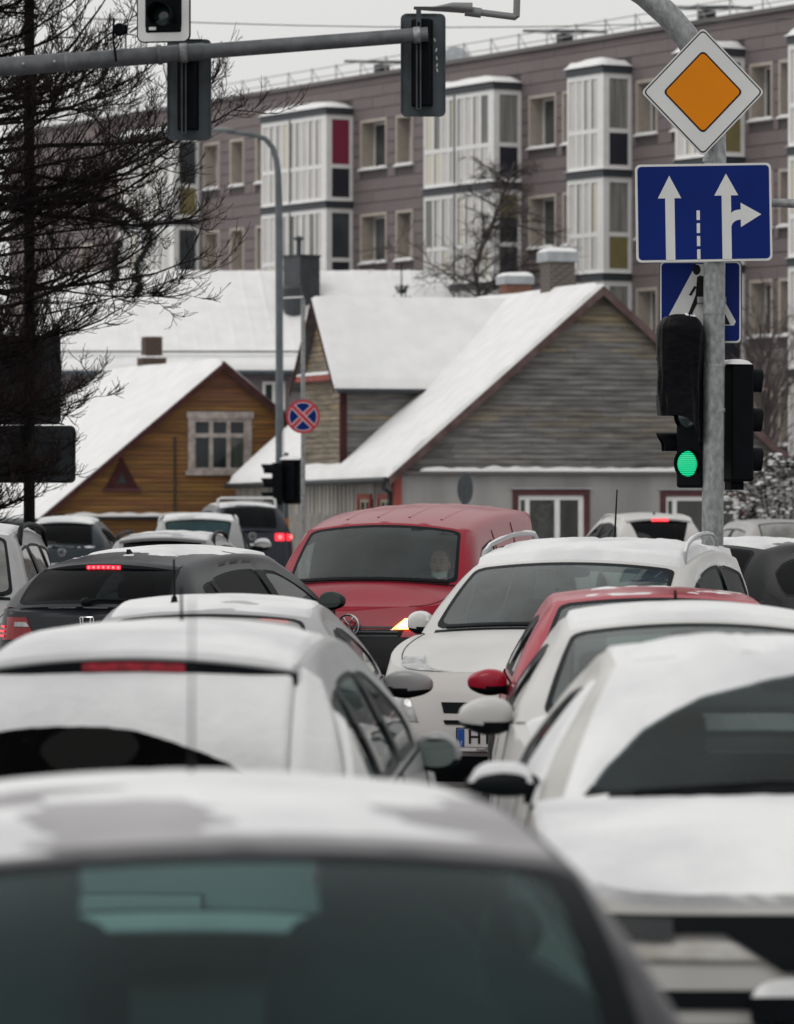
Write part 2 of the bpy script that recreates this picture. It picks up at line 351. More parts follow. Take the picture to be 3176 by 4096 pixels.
# ------------------------------------------------------------------ wooden houses
def boards(m, poly, holes, y, step, lo=0.0, hi=0.018, tint=None, seed=1, plen=2.2, gap=0.008):
    """lapped horizontal boards over a convex polygon in the local x-z plane, cut round rectangular holes"""
    rnd = random.Random(seed)
    z0 = min(p[1] for p in poly); z1 = max(p[1] for p in poly); z = z0
    while z < z1:
        bd = clip(clip(poly, 0, 1, min(z + step - gap, z1)), 0, -1, -z)
        if len(bd) >= 3:
            xa, xb = min(p[0] for p in bd), max(p[0] for p in bd); x = xa - rnd.uniform(0, plen)
            while x < xb:
                x2 = x + rnd.uniform(0.7, 1.3) * plen; pc = clip(clip(bd, 1, 0, x2 - 0.004), -1, 0, -x)
                parts = [pc]
                for h in holes:
                    nx = []
                    for q in parts:
                        if len(q) < 3: continue
                        if max(p[1] for p in q) <= h[1] or min(p[1] for p in q) >= h[3]: nx.append(q); continue
                        nx += [clip(q, 1, 0, h[0]), clip(q, -1, 0, -h[2])]
                    parts = nx
                for q in parts:
                    if len(q) < 3: continue
                    m.tint = tint(rnd, (x + x2) / 2, z) if tint else (1, 1, 1)
                    zz0, zz1 = min(p[1] for p in q), max(p[1] for p in q)
                    if zz1 - zz0 < 0.003: continue
                    off = rnd.uniform(-0.004, 0.004)
                    fp = [(p[0], y - hi * (1 - (p[1] - zz0) / (zz1 - zz0)) - 0.004 + off, p[1]) for p in q]; bp_ = [(p[0], y + 0.02, p[1]) for p in q]
                    n = len(q); m.add(fp + bp_, [tuple(range(n))] + [(i, n + i, n + (i + 1) % n, (i + 1) % n) for i in range(n)])
                x = x2
        z += step
    m.tint = (1, 1, 1); return m
def roofslab(m, p00, p10, p11, p01, th):
    n = (Vector(p10) - Vector(p00)).cross(Vector(p01) - Vector(p00)).normalized()
    if n.z < 0: n = -n
    return m.prism([p00, p10, p11, p01], -n * th)
def lerp4(a, b, c, d):
    a, b, c, d = map(Vector, (a, b, c, d)); return lambda u, v: (a * (1 - u) + b * u) * (1 - v) + (d * (1 - u) + c * u) * v
def cap(name, par, a, b, c, d, th, nu=40, nv=24, seed=0, scl=0.8, edge=0.03, amp=0.3):
    return snowcap(lerp4(a, b, c, d), nu, nv, th, seed, scl, edge, amp).build(name, SNOW, par, angle=70)

GREYW = mat('weathered_grey_boards', (0.225, 0.217, 0.210), 0.9, col2=(0.080, 0.076, 0.075), scale=2.6, stretch=(0.5, 1, 5), attr=True, lo=0.3, hi=0.7, bump=0.2, bscale=12)
YELW = mat('ochre_boards', (0.230, 0.116, 0.032), 0.85, col2=(0.110, 0.050, 0.023), scale=1.6, stretch=(0.4, 1, 5), attr=True, lo=0.3, hi=0.62, bump=0.15, bscale=12)
FASC = mat('oxblood_fascia', (0.055, 0.018, 0.018), 0.8, var=0.3, spec=0.2); REDB = mat('faded_red_board', (0.30, 0.06, 0.045), 0.75, var=0.25)
PLAST = mat('grey_render', (0.335, 0.325, 0.315), 0.9, col2=(0.235, 0.23, 0.225), scale=0.9, stretch=(1.5, 1, 0.35), bump=0.15)
VERT = mat('pale_vertical_boards', (0.38, 0.36, 0.335), 0.85, col2=(0.25, 0.235, 0.22), scale=2.5, stretch=(4, 4, 0.3), attr=True)
BRICK = mat('old_brick', (0.22, 0.10, 0.07), 0.9, var=0.35, scale=6); BRICKD = mat('brown_brick', (0.12, 0.08, 0.062), 0.9, col2=(0.05, 0.038, 0.033), scale=4); BRICKG = mat('sooty_brick', (0.20, 0.175, 0.15), 0.9, col2=(0.06, 0.055, 0.05), scale=5)
MORT = mat('mortar', (0.16, 0.145, 0.135), 0.95); CEMENT = mat('cement_cap', (0.36, 0.38, 0.40), 0.8, var=0.15)
def greytint(r, x, z):
    c = r.uniform(0.88, 1.12); n1 = noise.noise(Vector((x * 0.55, z * 1.1, 3.0))); y = max(0.0, min(1.0, 1.4 * (n1 - 0.06) + 0.25 * (r.random() - 0.5) + 0.30 * max(0, z - 5.0)))
    c *= 1 + 0.25 * noise.noise(Vector((x * 0.3, z * 0.8, 9.0))); return (c * (1 + 0.36 * y), c * (1 + 0.10 * y), c * (0.99 - 0.42 * y))
def yeltint(r, x, z):
    c = r.uniform(0.82, 1.12); n1 = noise.noise(Vector((x * 0.5, z * 0.9, 21.0))) + 0.5 * noise.noise(Vector((x * 1.6, z * 2.5, 5.0))) - 0.25 * (z - 3.0) * 0.3; b = max(0.0, min(1.0, 1.6 * n1 - 0.1))
    return (c * (1 - 0.25 * b), c * (1 - 0.38 * b) * r.uniform(0.92, 1.05), c * (0.95 + 0.45 * b))
def chimney(par, c, sx, sy, z0, z1, bm_, capth, course=0.085, name='chimney', neck=None):
    ch = MB(); ch.span((c[0] - sx / 2 + 0.012, c[1] - sy / 2 + 0.012, z0), (c[0] + sx / 2 - 0.012, c[1] + sy / 2 - 0.012, z1)); o = ch.build(name, MORT, par)
    proto = {}
    z = z0; k = 0; BL = 0.26
    while z < z1 - 0.02:
        for (ax, ln, f0) in ((0, sx, c[1] - sy / 2), (1, sy, c[0] + sx / 2), (1, sy, c[0] - sx / 2)):
            st = -ln / 2 - (BL / 2 if k % 2 else 0)
            while st < ln / 2 - 0.01:
                a = max(st, -ln / 2); b = min(st + BL - 0.012, ln / 2)
                if b - a > 0.03:
                    key = (ax, round(b - a, 3))
                    if key not in proto:
                        proto[key] = MB().box((0, 0, 0), (b - a, 0.03, course - 0.012) if ax == 0 else (0.03, b - a, course - 0.012)).build('brick', bm_, o); bo = proto[key]
                    else: bo = inst(proto[key], parent=o)
                    j = random.uniform(-0.004, 0.006)
                    bo.location = (c[0] + (a + b) / 2, f0 + 0.008 + j, z + course / 2) if ax == 0 else (f0 + (-0.008 if f0 > c[0] else 0.008) + j, c[1] + (a + b) / 2, z + course / 2)
                st += BL
        z += course; k += 1
    if capth: MB().span((c[0] - sx / 2 - 0.07, c[1] - sy / 2 - 0.07, z1), (c[0] + sx / 2 + 0.07, c[1] + sy / 2 + 0.07, z1 + capth)).build('cap', CEMENT, o, bevel=0.02)
    e = 0.07 if capth else 0.0; zc = z1 + capth
    snowcap(lambda u, v: (c[0] + (u - 0.5) * (sx + 2 * e), c[1] + (v - 0.5) * (sy + 2 * e), zc), 12, 12, 0.09, 5, 2, 0.25, 0.3).build('snow', SNOW, o, angle=70)
    return o

# --- grey house: local x along the gable wall (to the right), y into the house, origin at the near corner
TH = R(18)
GX, GD = 0.03, 98.0
GH = thing('grey_wooden_house', 'weathered grey plank house with snowy roof and wall dormer', 'house', (0.028, 92.1, -0.303), TH); GH.scale = (0.94, 0.94, 0.94)
z_ = lambda zz: zz + 0.45
HW, RZ, EZ, LEN = 4.72, z_(6.55), z_(2.55), 12.7            # half width, ridge, eave at wall, length
OV = 0.28
sl = (RZ - EZ) / HW
gw = MB()
gw.prism([(0.02, 0.03, -0.3), (2 * HW - 0.02, 0.03, -0.3), (2 * HW - 0.02, 0.03, EZ - 0.1), (HW, 0.03, RZ - 0.18), (0.02, 0.03, EZ - 0.1)], (0, 0.12, 0))
gw.span((0.02, 0.15, -0.3), (0.14, LEN, EZ - 0.15)); gw.span((2 * HW - 0.14, 0.15, -0.3), (2 * HW - 0.02, LEN, EZ - 0.15)); gw.span((0.02, LEN, -0.3), (2 * HW - 0.02, LEN + 0.12, EZ))
gw.build('wall', MORT, GH)
LZ = z_(2.40)          # ledge
tri = [(0.0, EZ), (2 * HW, EZ), (HW, RZ - 0.05)]
tri = [(-0.0, LZ + 0.06), (2 * HW, LZ + 0.06), (2 * HW, EZ - 0.02), (HW, RZ - 0.1), (0.0, EZ - 0.02)]
gb = boards(MB(), tri, [], 0.0, 0.118, tint=greytint, seed=5, plen=1.5); tag(gb.build('gable_boards', GREYW, GH, tints=True), kind='stuff')
ld = MB(); ld.span((-0.05, -0.16, LZ - 0.06), (2 * HW + 0.05, 0.03, LZ + 0.02)); ld.build('ledge', mat('ledge_board', (0.13, 0.12, 0.115), 0.85), GH)
snowcap(lambda u, v: (0.45 + (2 * HW - 0.5) * u, -0.175 + 0.18 * v, LZ + 0.02), 160, 6, 0.075, 2, 3.5, 0.02, 0.8).build('ledge_snow', SNOW, GH, angle=70)
# windows of the gable wall: opening left, right, top, bottom
gwin = [(2.78, 4.33, z_(1.88), 0.2), (4.0 + 2.28, 8.05, z_(1.86), 0.2)]
pl = MB(); xs = [0.0] + [q for a, b, *_ in gwin for q in (a, b)] + [2 * HW]
for i in range(0, len(xs), 2): pl.span((xs[i], -0.02, -0.3), (xs[i + 1], 0.028, LZ - 0.07))
for a, b, t, bt in gwin: pl.span((a, -0.02, t), (b, 0.028, LZ - 0.07)); pl.span((a, -0.02, -0.3), (b, 0.028, bt))
pl.build('rendered_wall', PLAST, GH)
NETC = mat('net_curtain', (0.16, 0.155, 0.13), 0.9, var=0.3, scale=9, stretch=(1, 1, 0.1))
SHUT = mat('window_red_trim', (0.075, 0.02, 0.024), 0.7, var=0.2)
for a, b, t, bt in gwin:
    o = MB().span((a - 0.13, -0.06, bt - 0.1), (a, 0.0, t)).span((b, -0.06, bt - 0.1), (b + 0.13, 0.0, t)).span((a - 0.13, -0.06, t), (b + 0.13, 0.0, t + 0.14)).build('window', SHUT, GH, bevel=0.008)
    MB().span((a - 0.18, -0.1, t + 0.14), (b + 0.18, 0.0, t + 0.17)).build('hood_board', CEMENT, o)
    f = MB(); m1 = a + 0.22; m2 = (m1 + b) / 2 + 0.04
    f.span((a, -0.01, t - 0.1), (b, 0.05, t)); f.span((a, -0.01, bt), (b, 0.05, bt + 0.08))
    for x, ww in ((a + 0.03, 0.06), (m1, 0.10), (m2, 0.12), (b - 0.06, 0.12)): f.span((x - ww / 2, -0.012, bt + 0.08), (x + ww / 2, 0.05, t - 0.1))
    f.build('frame', WHITEP, o)
    for x0, x1 in ((a + 0.06, m1 - 0.05), (m1 + 0.05, m2 - 0.06), (m2 + 0.06, b - 0.12)):
        MB().span((x0, 0.02, bt + 0.08), (x1, 0.03, t - 0.1)).build('pane', glass_mat('house_glass', (0.7, 0.74, 0.72), 1.0, 0.05), o)
        MB().span((x0, 0.031, bt + 0.05), (x1, 0.05, t - 0.1)).build('curtain', NETC if x0 > a + 0.1 else DARKM, o)
MB().span((-0.10, -0.06, -0.3), (0.06, 0.1, EZ - 0.12)).build('corner_board', REDB, GH)
# long side wall of pale vertical boards with red-framed windows
swin = [(1.95, 2.75, z_(1.80), 0.5), (0.5, 1.25, z_(1.80), 0.5)]
vb = MB(); rnd = random.Random(4); yy = 0.1
while yy < LEN:
    y2 = yy + 0.31; c = rnd.uniform(0.8, 1.15); vb.tint = (c, c, c)
    hit = [q for q in swin if q[0] < y2 and q[1] > yy]
    if hit: vb.span((-0.015, yy, hit[0][2]), (0.02, y2 - 0.012, EZ - 0.2)); vb.span((-0.015, yy, -0.3), (0.02, y2 - 0.012, hit[0][3]))
    else: vb.span((-0.015, yy, -0.3), (0.02, y2 - 0.012, EZ - 0.2))
    vb.span((-0.04, y2 - 0.03, -0.3), (-0.0151, y2 + 0.02, EZ - 0.2)) if not hit else None
    yy = y2
tag(vb.build('side_boards', VERT, GH, tints=True), kind='stuff')
for a, b, t, bt in swin:
    o = MB().span((-0.07, a - 0.1, bt - 0.1), (0.0, a, t)).span((-0.07, b, bt - 0.1), (0.0, b + 0.1, t)).span((-0.07, a - 0.1, t), (0.0, b + 0.1, t + 0.11)).build('window', REDB, GH)
    MB().span((-0.02, a, bt), (0.03, a + 0.07, t)).span((-0.02, b - 0.07, bt), (0.03, b, t)).span((-0.02, a + 0.07, t - 0.07), (0.03, b - 0.07, t)).span((-0.02, (a + b) / 2 - 0.03, bt), (0.03, (a + b) / 2 + 0.03, t - 0.07)).build('frame', mat('cream_frame', (0.5, 0.46, 0.36), 0.7), o)
    MB().span((0.0, a, bt), (0.01, b, t)).build('pane', WGLASS, o)
# main roof: two slabs and snow
ex = -OV; ez = EZ - OV * sl
SAG = 0.12
def RP(x, y):        # point of the left slope (old roof sags towards its far end)
    return Vector((x, y, EZ + x * sl - (SAG * (y / LEN) * (1 - x / HW))))
rf = MB(); roofslab(rf, RP(ex, -0.22), RP(ex, LEN), RP(HW, LEN), RP(HW, -0.22), 0.12)
rr_ = lambda x, y: Vector((2 * HW - x, y, EZ + x * sl))
roofslab(rf, rr_(ex, -0.22), rr_(ex, LEN), rr_(HW, LEN), rr_(HW, -0.22), 0.12)
GVER = mat('grey_verge', (0.13, 0.085, 0.08), 0.8, col2=(0.07, 0.035, 0.033), scale=3)
rf.build('roof', mat('old_roof_sheet', (0.11, 0.10, 0.105), 0.7, var=0.3), GH)
cap('roof_snow', GH, RP(ex - 0.03, -0.05), RP(ex - 0.03, LEN + 0.02), RP(HW + 0.02, LEN + 0.02), RP(HW + 0.02, -0.05), 0.13, 60, 60, 1, 0.7, 0.02, 0.25)
cap('roof_snow', GH, RP(ex - 0.03, -0.24), RP(ex - 0.03, -0.03), RP(HW + 0.02, -0.03), RP(HW + 0.02, -0.24), 0.10, 6, 110, 8, 2.5, 0.03, 0.6)
cap('roof_snow', GH, rr_(ex, -0.1), rr_(ex, LEN), rr_(HW + 0.02, LEN), rr_(HW + 0.02, -0.1), 0.10, 40, 40, 3, 0.7, 0.02, 0.3)
fa = MB()
for side in (0, 1):
    f_ = (lambda x: RP(x, -0.22)) if side == 0 else (lambda x: rr_(x, -0.22))
    p, q = f_(ex), f_(HW); fa.prism([p + Vector((0, -0.025, -0.02)), q + Vector((0, -0.025, -0.02)), q + Vector((0, -0.025, -0.22)), p + Vector((0, -0.025, -0.22))], (0, 0.024, 0))
fa.build('verge_board', GVER, GH)
gt = MB(); gt.tube([RP(ex - 0.06, -0.15) + Vector((0, 0, -0.04)), RP(ex - 0.06, LEN) + Vector((0, 0, -0.04))], 0.065, 8)
gt.build('gutter', DARKM, GH, angle=50)
dp = MB(); p0 = RP(ex - 0.04, 0.05); dp.tube([p0 + Vector((0, 0, -0.08)), p0 + Vector((0.0, 0, -0.25)), Vector((-0.14, 0.18, EZ - 0.62)), Vector((-0.14, 0.18, 0))], 0.05, 8)
dp.build('downpipe', DARKM, GH, angle=50)
# dormer, flush with the long wall
D0, D1 = 4.15, 7.25; DM = (D0 + D1) / 2; DE, DR = z_(4.62), z_(6.42)
xr = lambda zz: (zz - EZ) / sl       # x where the main slope reaches a height
dw = MB()
dw.prism([(0.04, D0 + 0.02, EZ - 0.3), (0.04, D1 - 0.02, EZ - 0.3), (0.04, D1 - 0.02, DE), (0.04, DM, DR - 0.15), (0.04, D0 + 0.02, DE)], (0.1, 0, 0))
dw.prism([(0.04, D0 + 0.02, EZ - 0.2), (0.04, D0 + 0.02, DE), (xr(DE), D0 + 0.02, DE)], (0, 0.06, 0)); dw.prism([(0.04, D1 - 0.02, EZ - 0.2), (0.04, D1 - 0.02, DE), (xr(DE), D1 - 0.02, DE)], (0, -0.06, 0))
dw.build('dormer_wall', MORT, GH)
ds = boards(MB(), [(0.0, EZ - 0.2), (0.02, EZ - 0.2), (xr(DE), DE), (0.0, DE)], [], 0.0, 0.125, tint=greytint, seed=9)
o = ds.build('dormer_side_boards', GREYW, GH, tints=True); o.location = (0, D0, 0); tag(o, kind='stuff')
df = boards(MB(), [(-(D1 - D0) / 2, EZ - 0.2), ((D1 - D0) / 2, EZ - 0.2), ((D1 - D0) / 2, DE), (0, DR - 0.1), (-(D1 - D0) / 2, DE)], [], 0.0, 0.125, tint=lambda r, x, z: tuple(q * f for q, f in zip(greytint(r, x, z), (1.25, 1.1, 0.85))), seed=11)
o = df.build('dormer_front_boards', GREYW, GH, tints=True); o.location = (0.0, DM, 0); o.rotation_euler = (0, 0, R(-90)); tag(o, kind='stuff')
MB().span((-0.05, D0 - 0.05, EZ - 0.1), (0.1, D0 + 0.06, DE)).build('corner_board', FASC, GH)
MB().span((-0.22, D0 + 0.02, DE - 0.10), (0.0, D1 + 0.1, DE + 0.04)).build('dormer_pent_roof', REDB, GH)
snowcap(lambda u, v: (-0.23 + 0.22 * u, D0 + 0.02 + (D1 - D0 + 0.08) * v, DE + 0.04), 6, 30, 0.06, 4, 2, 0.1, 0.4).build('dormer_pent_snow', SNOW, GH, angle=70)
dov = 0.22; dsl = (DR - DE) / ((D1 - D0) / 2)
def DP(x, s, k): return Vector((x, DM + k * (s * ((D1 - D0) / 2 + dov)), DR - s * (DR - DE + dov * dsl)))
xe = xr(DR)
dr_ = MB()
for kk in (-1, 1):
    e_z = DP(0, 1, kk).z; roofslab(dr_, DP(-0.25, 0, kk), DP(xe, 0, kk), DP(xr(e_z), 1, kk), DP(-0.25, 1, kk), 0.1)
dr_.build('dormer_roof', MATS['old_roof_sheet'], GH)
for kk in (-1, 1):
    e_z = DP(0, 1, kk).z; cap('roof_snow', GH, DP(-0.27, -0.01, kk), DP(xe + 0.12, -0.01, kk), DP(xr(e_z) + 0.1, 1.02, kk), DP(-0.27, 1.02, kk), 0.12, 50, 30, 12 + kk, 0.7, 0.025, 0.25)
p, q, r_ = DP(-0.27, 0, 1), DP(-0.27, 1, -1), DP(-0.27, 1, 1)
dd = Vector((0, 0, -0.16)); MB().prism([p, q, q + dd, p + dd], (0.025, 0, 0)).prism([p, r_, r_ + dd, p + dd], (0.025, 0, 0)).build('verge_board', FASC, GH)
MB().tube([DP(-0.2, 1.03, -1) + Vector((0, 0, -0.05)), DP(xr(DP(0, 1, -1).z) - 0.05, 1.03, -1) + Vector((0, 0, -0.05))], 0.05, 8).build('gutter', DARKM, GH, angle=50)
chimney(GH, (5.02, 6.5), 0.60, 0.55, z_(5.9), z_(6.86), BRICK, 0.2)
chimney(GH, (4.85, 3.1), 0.62, 0.62, z_(5.9), z_(7.22), BRICKG, 0.24)

# --- yellow house
YH = thing('yellow_wooden_house', 'ochre plank house with snowy roof and six pane gable window', 'house', (0, 0, 0), R(19))
ap = at(886, 1446, 104.7); YH.location = (ap.x - 4.15 * math.cos(R(19)), ap.y - 4.15 * math.sin(R(19)), -0.6)
y_ = lambda zz: zz + 0.6
YR, YE, YL = y_(ap.z), y_(1.62), 11.0; hl, hr = 4.15, 3.6
YE2 = YR - hr * 0.80
m = MB(); m.prism([(0.02, 0.03, -0.3), (hl + hr, 0.03, -0.3), (hl + hr, 0.03, YE2 - 0.1), (hl, 0.03, YR - 0.15), (0.02, 0.03, YE - 0.1)], (0, 0.12, 0)); m.span((0.02, 0.15, -0.3), (0.14, YL, YE - 0.1)); m.span((hl + hr - 0.12, 0.15, -0.3), (hl + hr, YL, YE2 - 0.1))
m.build('wall', MORT, YH)
wx = lambda px: ((px - CX) * 105.2 / F - YH.location.x) / math.cos(R(19)); wz = lambda py: y_(EYE - (py - HOR) * 105.2 / F)
yw = (wx(760), wz(1893), wx(1004), wz(1655))
LZ2 = wz(2062)
yb = boards(MB(), [(0.0, LZ2 + 0.05), (hl + hr, LZ2 + 0.05), (hl + hr, YE2), (hl, YR - 0.08), (0.0, YE)], [yw], 0.0, 0.105, tint=yeltint, seed=21)
tag(yb.build('gable_boards', YELW, YH, tints=True), kind='stuff')
yb = boards(MB(), [(0.3, -0.3), (hl + hr, -0.3), (hl + hr, LZ2 - 0.08), (0.3, LZ2 - 0.08)], [], 0.0, 0.105, tint=yeltint, seed=23)
tag(yb.build('lower_boards', YELW, YH, tints=True), kind='stuff')
MB().span((0.1, -0.17, LZ2 - 0.07), (hl + hr, 0.0, LZ2 + 0.0)).build('ledge', DARKM, YH)
snowcap(lambda u, v: (0.3 + (hl + hr - 0.3) * u, -0.18 + 0.17 * v, LZ2), 120, 5, 0.065, 6, 3, 0.02, 0.7).build('ledge_snow', SNOW, YH, angle=70)
MB().span((0.0, 0.2, YE - 0.9), (0.04, YL, YE - 0.15)).build('side_boards', YELW, YH)
# window
FRW = mat('flaking_white_paint', (0.43, 0.38, 0.355), 0.8, col2=(0.25, 0.21, 0.19), scale=6)
x0, z0, x1, z1 = yw
o = MB().span((x0 - 0.02, -0.05, z0), (x0 + 0.12, 0.02, z1)).span((x1 - 0.12, -0.05, z0), (x1 + 0.02, 0.02, z1)).span((x0 - 0.06, -0.06, z1 - 0.12), (x1 + 0.06, 0.02, z1 + 0.04)).span((x0 - 0.08, -0.1, z0 - 0.05), (x1 + 0.08, 0.02, z0 + 0.07)).build('window', FRW, YH)
tz = z0 + (z1 - z0) * 0.63; a, b = x0 + 0.12, x1 - 0.12; th3 = (b - a) / 3
f = MB().span((a, -0.02, tz - 0.05), (b, 0.03, tz + 0.05)).span((a, -0.021, z0 + 0.07), (b, 0.03, z0 + 0.13)).span((a, -0.021, z1 - 0.2), (b, 0.03, z1 - 0.12))
for i in range(4):
    for q0, q1 in ((z0 + 0.13, tz - 0.05), (tz + 0.05, z1 - 0.2)): f.span((a + th3 * i - 0.05, -0.015, q0), (a + th3 * i + 0.05, 0.03, q1))
f.build('frame', FRW, o)
for i in range(3):
    for q0, q1 in ((z0 + 0.13, tz - 0.05), (tz + 0.05, z1 - 0.2)): MB().span((a + th3 * i + 0.04, 0.01, q0), (a + th3 * (i + 1) - 0.04, 0.02, q1)).build('pane', WGLASS if not (i == 2 and q0 < tz) else MATS['house_glass'], o)
MB().span((a + th3 * 2 + 0.04, 0.021, z0 + 0.13), (b - 0.04, 0.029, tz - 0.05)).build('curtain', CURT, o)
# triangular vent
tx = [wx(430), wx(568), wx(499)]; tzb, tzt = wz(1962), wz(1832)
v_ = MB().prism([(tx[0], -0.05, tzb), (tx[1], -0.05, tzb), (tx[2], -0.05, tzt)], (0, 0.045, 0)); o = v_.build('triangular_vent', FASC, YH)
MB().span((tx[0] - 0.03, -0.08, tzb - 0.02), (tx[1] + 0.03, -0.051, tzb + 0.05)).build('sill', SHUT, o); MB().prism([(tx[0] + .32, -0.06, tzb + .16), (tx[1] - .32, -0.06, tzb + .16), (tx[2], -0.06, tzt - .35)], (0, 0.008, 0)).build('louvre', DARKM, o)
MB().tube([(wx(705), -0.05, wz(1750)), (wx(705), -0.05, wz(2060))], 0.022, 6).build('cable_pipe', DARKM, YH)
ysl = (YR - YE) / hl; ysr = (YR - YE2) / hr; yo = 0.3
YP = lambda x, y: Vector((x, y, YE + x * ysl)); YQ = lambda x, y: Vector((hl + x, y, YR - x * ysr))
m = MB(); roofslab(m, YP(-yo, -0.25), YP(-yo, YL), YP(hl, YL), YP(hl, -0.25), 0.12); roofslab(m, YQ(0, -0.25), YQ(0, YL), YQ(hr + yo, YL), YQ(hr + yo, -0.25), 0.12)
m.build('roof', MATS['old_roof_sheet'], YH)
cap('roof_snow', YH, YP(-yo - 0.03, -0.26), YP(-yo - 0.03, YL), YP(hl + 0.02, YL), YP(hl + 0.02, -0.26), 0.13, 50, 50, 22, 0.7, 0.02, 0.25)
cap('roof_snow', YH, YQ(-0.02, -0.26), YQ(-0.02, YL), YQ(hr + yo, YL), YQ(hr + yo, -0.26), 0.08, 40, 40, 23, 0.8, 0.02, 0.3)
fa = MB()
for p, q in ((YP(-yo, -0.28), YP(hl, -0.28)), (YQ(0, -0.28), YQ(hr + yo, -0.28))): dd = Vector((0, 0, -0.17)); fa.prism([p + Vector((0, 0, -0.04)), q + Vector((0, 0, -0.04)), q + dd, p + dd], (0, 0.026, 0))
fa.build('verge_board', FASC, YH)
MB().tube([YP(-yo - 0.06, -0.2) + Vector((0, 0, -0.05)), YP(-yo - 0.06, YL) + Vector((0, 0, -0.05))], 0.07, 8).build('gutter', DARKM, YH, angle=50)
cp = at(607, 1480, 112.6); cl = Matrix.Rotation(-R(19), 3, 'Z') @ (cp - YH.location)
chimney(YH, (cl.x, cl.y), 0.62, 0.5, cl.z - 1.9, cl.z + 0.30, BRICKD, 0.0)
chimney(YH, (cl.x, cl.y), 0.44, 0.4, cl.z + 0.33, cl.z + 0.80, BRICKD, 0.0)

# --- long house with standing-seam roof behind
LH = thing('long_snowy_house', 'long low house with ribbed metal roof under snow behind wooden houses', 'house', (0, 0, -0.45), 0)
LX0, LX1, ly0, ly1 = at(180, 0, 119).x, at(1782, 0, 119).x, 114.3, 119.0
lr, le = EYE + 878 * 119 / F + 0.45, EYE + 478 * 114.3 / F + 0.45
xe1 = at(1838, 0, 116).x
MB().span((LX0, 114.75, -0.3), (xe1 - 0.4, 123.3, le - 0.05)).build('wall', mat('lilac_render', (0.21, 0.18, 0.19), 0.85, var=0.12), LH)
m = MB(); roofslab(m, (LX0, ly0, le), (xe1, ly0, le), (LX1, ly1, lr), (LX0, ly1, lr), 0.1); m.add([(LX0, ly1, lr - 0.01), (LX1, ly1, lr - 0.01), (xe1, 123.7, le), (LX0, 123.7, le)], [(0, 1, 2, 3)]); m.add([(LX1, ly1, lr - 0.01), (xe1, ly0, le), (xe1, 123.7, le)], [(0, 1, 2)])
m.build('roof', DARKM, LH)
# snow blanket with the seams showing as faint ribs
lf = lerp4((LX0, ly0 + 0.55, le + 0.55 * (lr - le) / (ly1 - ly0)), (xe1 + 0.02, ly0 + 0.55, le + 0.55 * (lr - le) / (ly1 - ly0)), (LX1 + 0.02, ly1 + 0.03, lr), (LX0, ly1 + 0.03, lr))
m = MB()
def lsn(u, v):
    p = lf(u, v); e = min(1 - u, v, 1 - v) / 0.02; k = 1 - (1 - min(1, e)) ** 2
    rib = max(0, math.cos((p.x + 0.15 * (p.y - ly0)) * 2 * math.pi / 0.5)) ** 6
    return p + Vector((0, 0, (0.085 + 0.028 * rib * (0.5 + 0.8 * noise.noise(p * 0.5)) + 0.02 * noise.noise(p * 1.2)) * k - 0.005))
m.grid(lsn, 320, 30); m.build('roof_snow', SNOW, LH, angle=70)
cap('roof_snow', LH, (LX0, ly0 - 0.03, le + 0.01), (xe1, ly0 - 0.03, le + 0.01), (xe1, ly0 + 0.48, le + 0.48 * (lr - le) / (ly1 - ly0)), (LX0, ly0 + 0.48, le + 0.48 * (lr - le) / (ly1 - ly0)), 0.10, 160, 6, 31, 2.5, 0.06, 0.5)
MB().tube([(LX0, ly0 + 0.5, le + 0.5), (xe1 - 0.3, ly0 + 0.5, le + 0.5)], 0.022, 6).build('snow_guard', DARKM, LH)
MB().tube([(LX0, ly0 - 0.07, le - 0.06), (xe1, ly0 - 0.07, le - 0.06)], 0.07, 8).build('gutter', PLATEGREY, LH, angle=50)
a, b, t, bt = at(1062, 0, 114.7).x, at(1128, 0, 114.7).x, EYE + 422 * 114.7 / F + 0.45, EYE + 330 * 114.7 / F + 0.45
o = MB().span((a - 0.08, 114.66, bt - 0.06), (a, 114.745, t)).span((b, 114.66, bt - 0.06), (b + 0.08, 114.745, t)).span((a - 0.08, 114.66, t), (b + 0.08, 114.745, t + 0.08)).span(((a + b) / 2 - 0.04, 114.66, bt), ((a + b) / 2 + 0.04, 114.745, t)).build('window', WHITEP, LH)
MB().span((a, 114.70, bt), (b, 114.74, t)).build('pane', WGLASS, o)
# boxed metal flue on that roof
BX = thing('boxed_metal_flue', 'tall grey sheet metal flue box on the snowy ribbed roof', 'chimney', at(1206, 1168, 117.5), R(42))
hgt = 140 * 117.5 / F
m = MB().box((0, 0, hgt / 2 - 0.35), (0.69, 0.69, hgt + 0.7)); m.build('casing', mat('flue_sheet', (0.055, 0.062, 0.07), 0.45, 0.3, var=0.2, scale=3), BX, bevel=0.01)
MB().box((0, 0, hgt + 0.02), (0.74, 0.74, 0.05)).build('top_rim', DARKM, BX)
MB().tube([(-0.05, 0.05, hgt), (-0.05, 0.05, hgt + 0.45)], 0.07, 10).build('pipe', PLATEGREY, BX, angle=50)
MB().tube([(-0.05, 0.05, hgt + 0.45), (-0.05, 0.05, hgt + 0.5), (-0.05, 0.05, hgt + 0.56)], [0.14, 0.14, 0.02], 12).build('pipe_cap', DARKM, BX, angle=50)
m = MB(); q = Vector((-0.5, -0.2, -0.2)); m.tube([q + Vector((-0.25, -0.25, 0.3)), q + Vector((-0.15, -0.2, -0.2)), q + Vector((0.3, 0.1, -0.75))], [0.28, 0.28, 0.2], 12); m.build('elbow_duct', MATS['flue_sheet'], BX, angle=50)
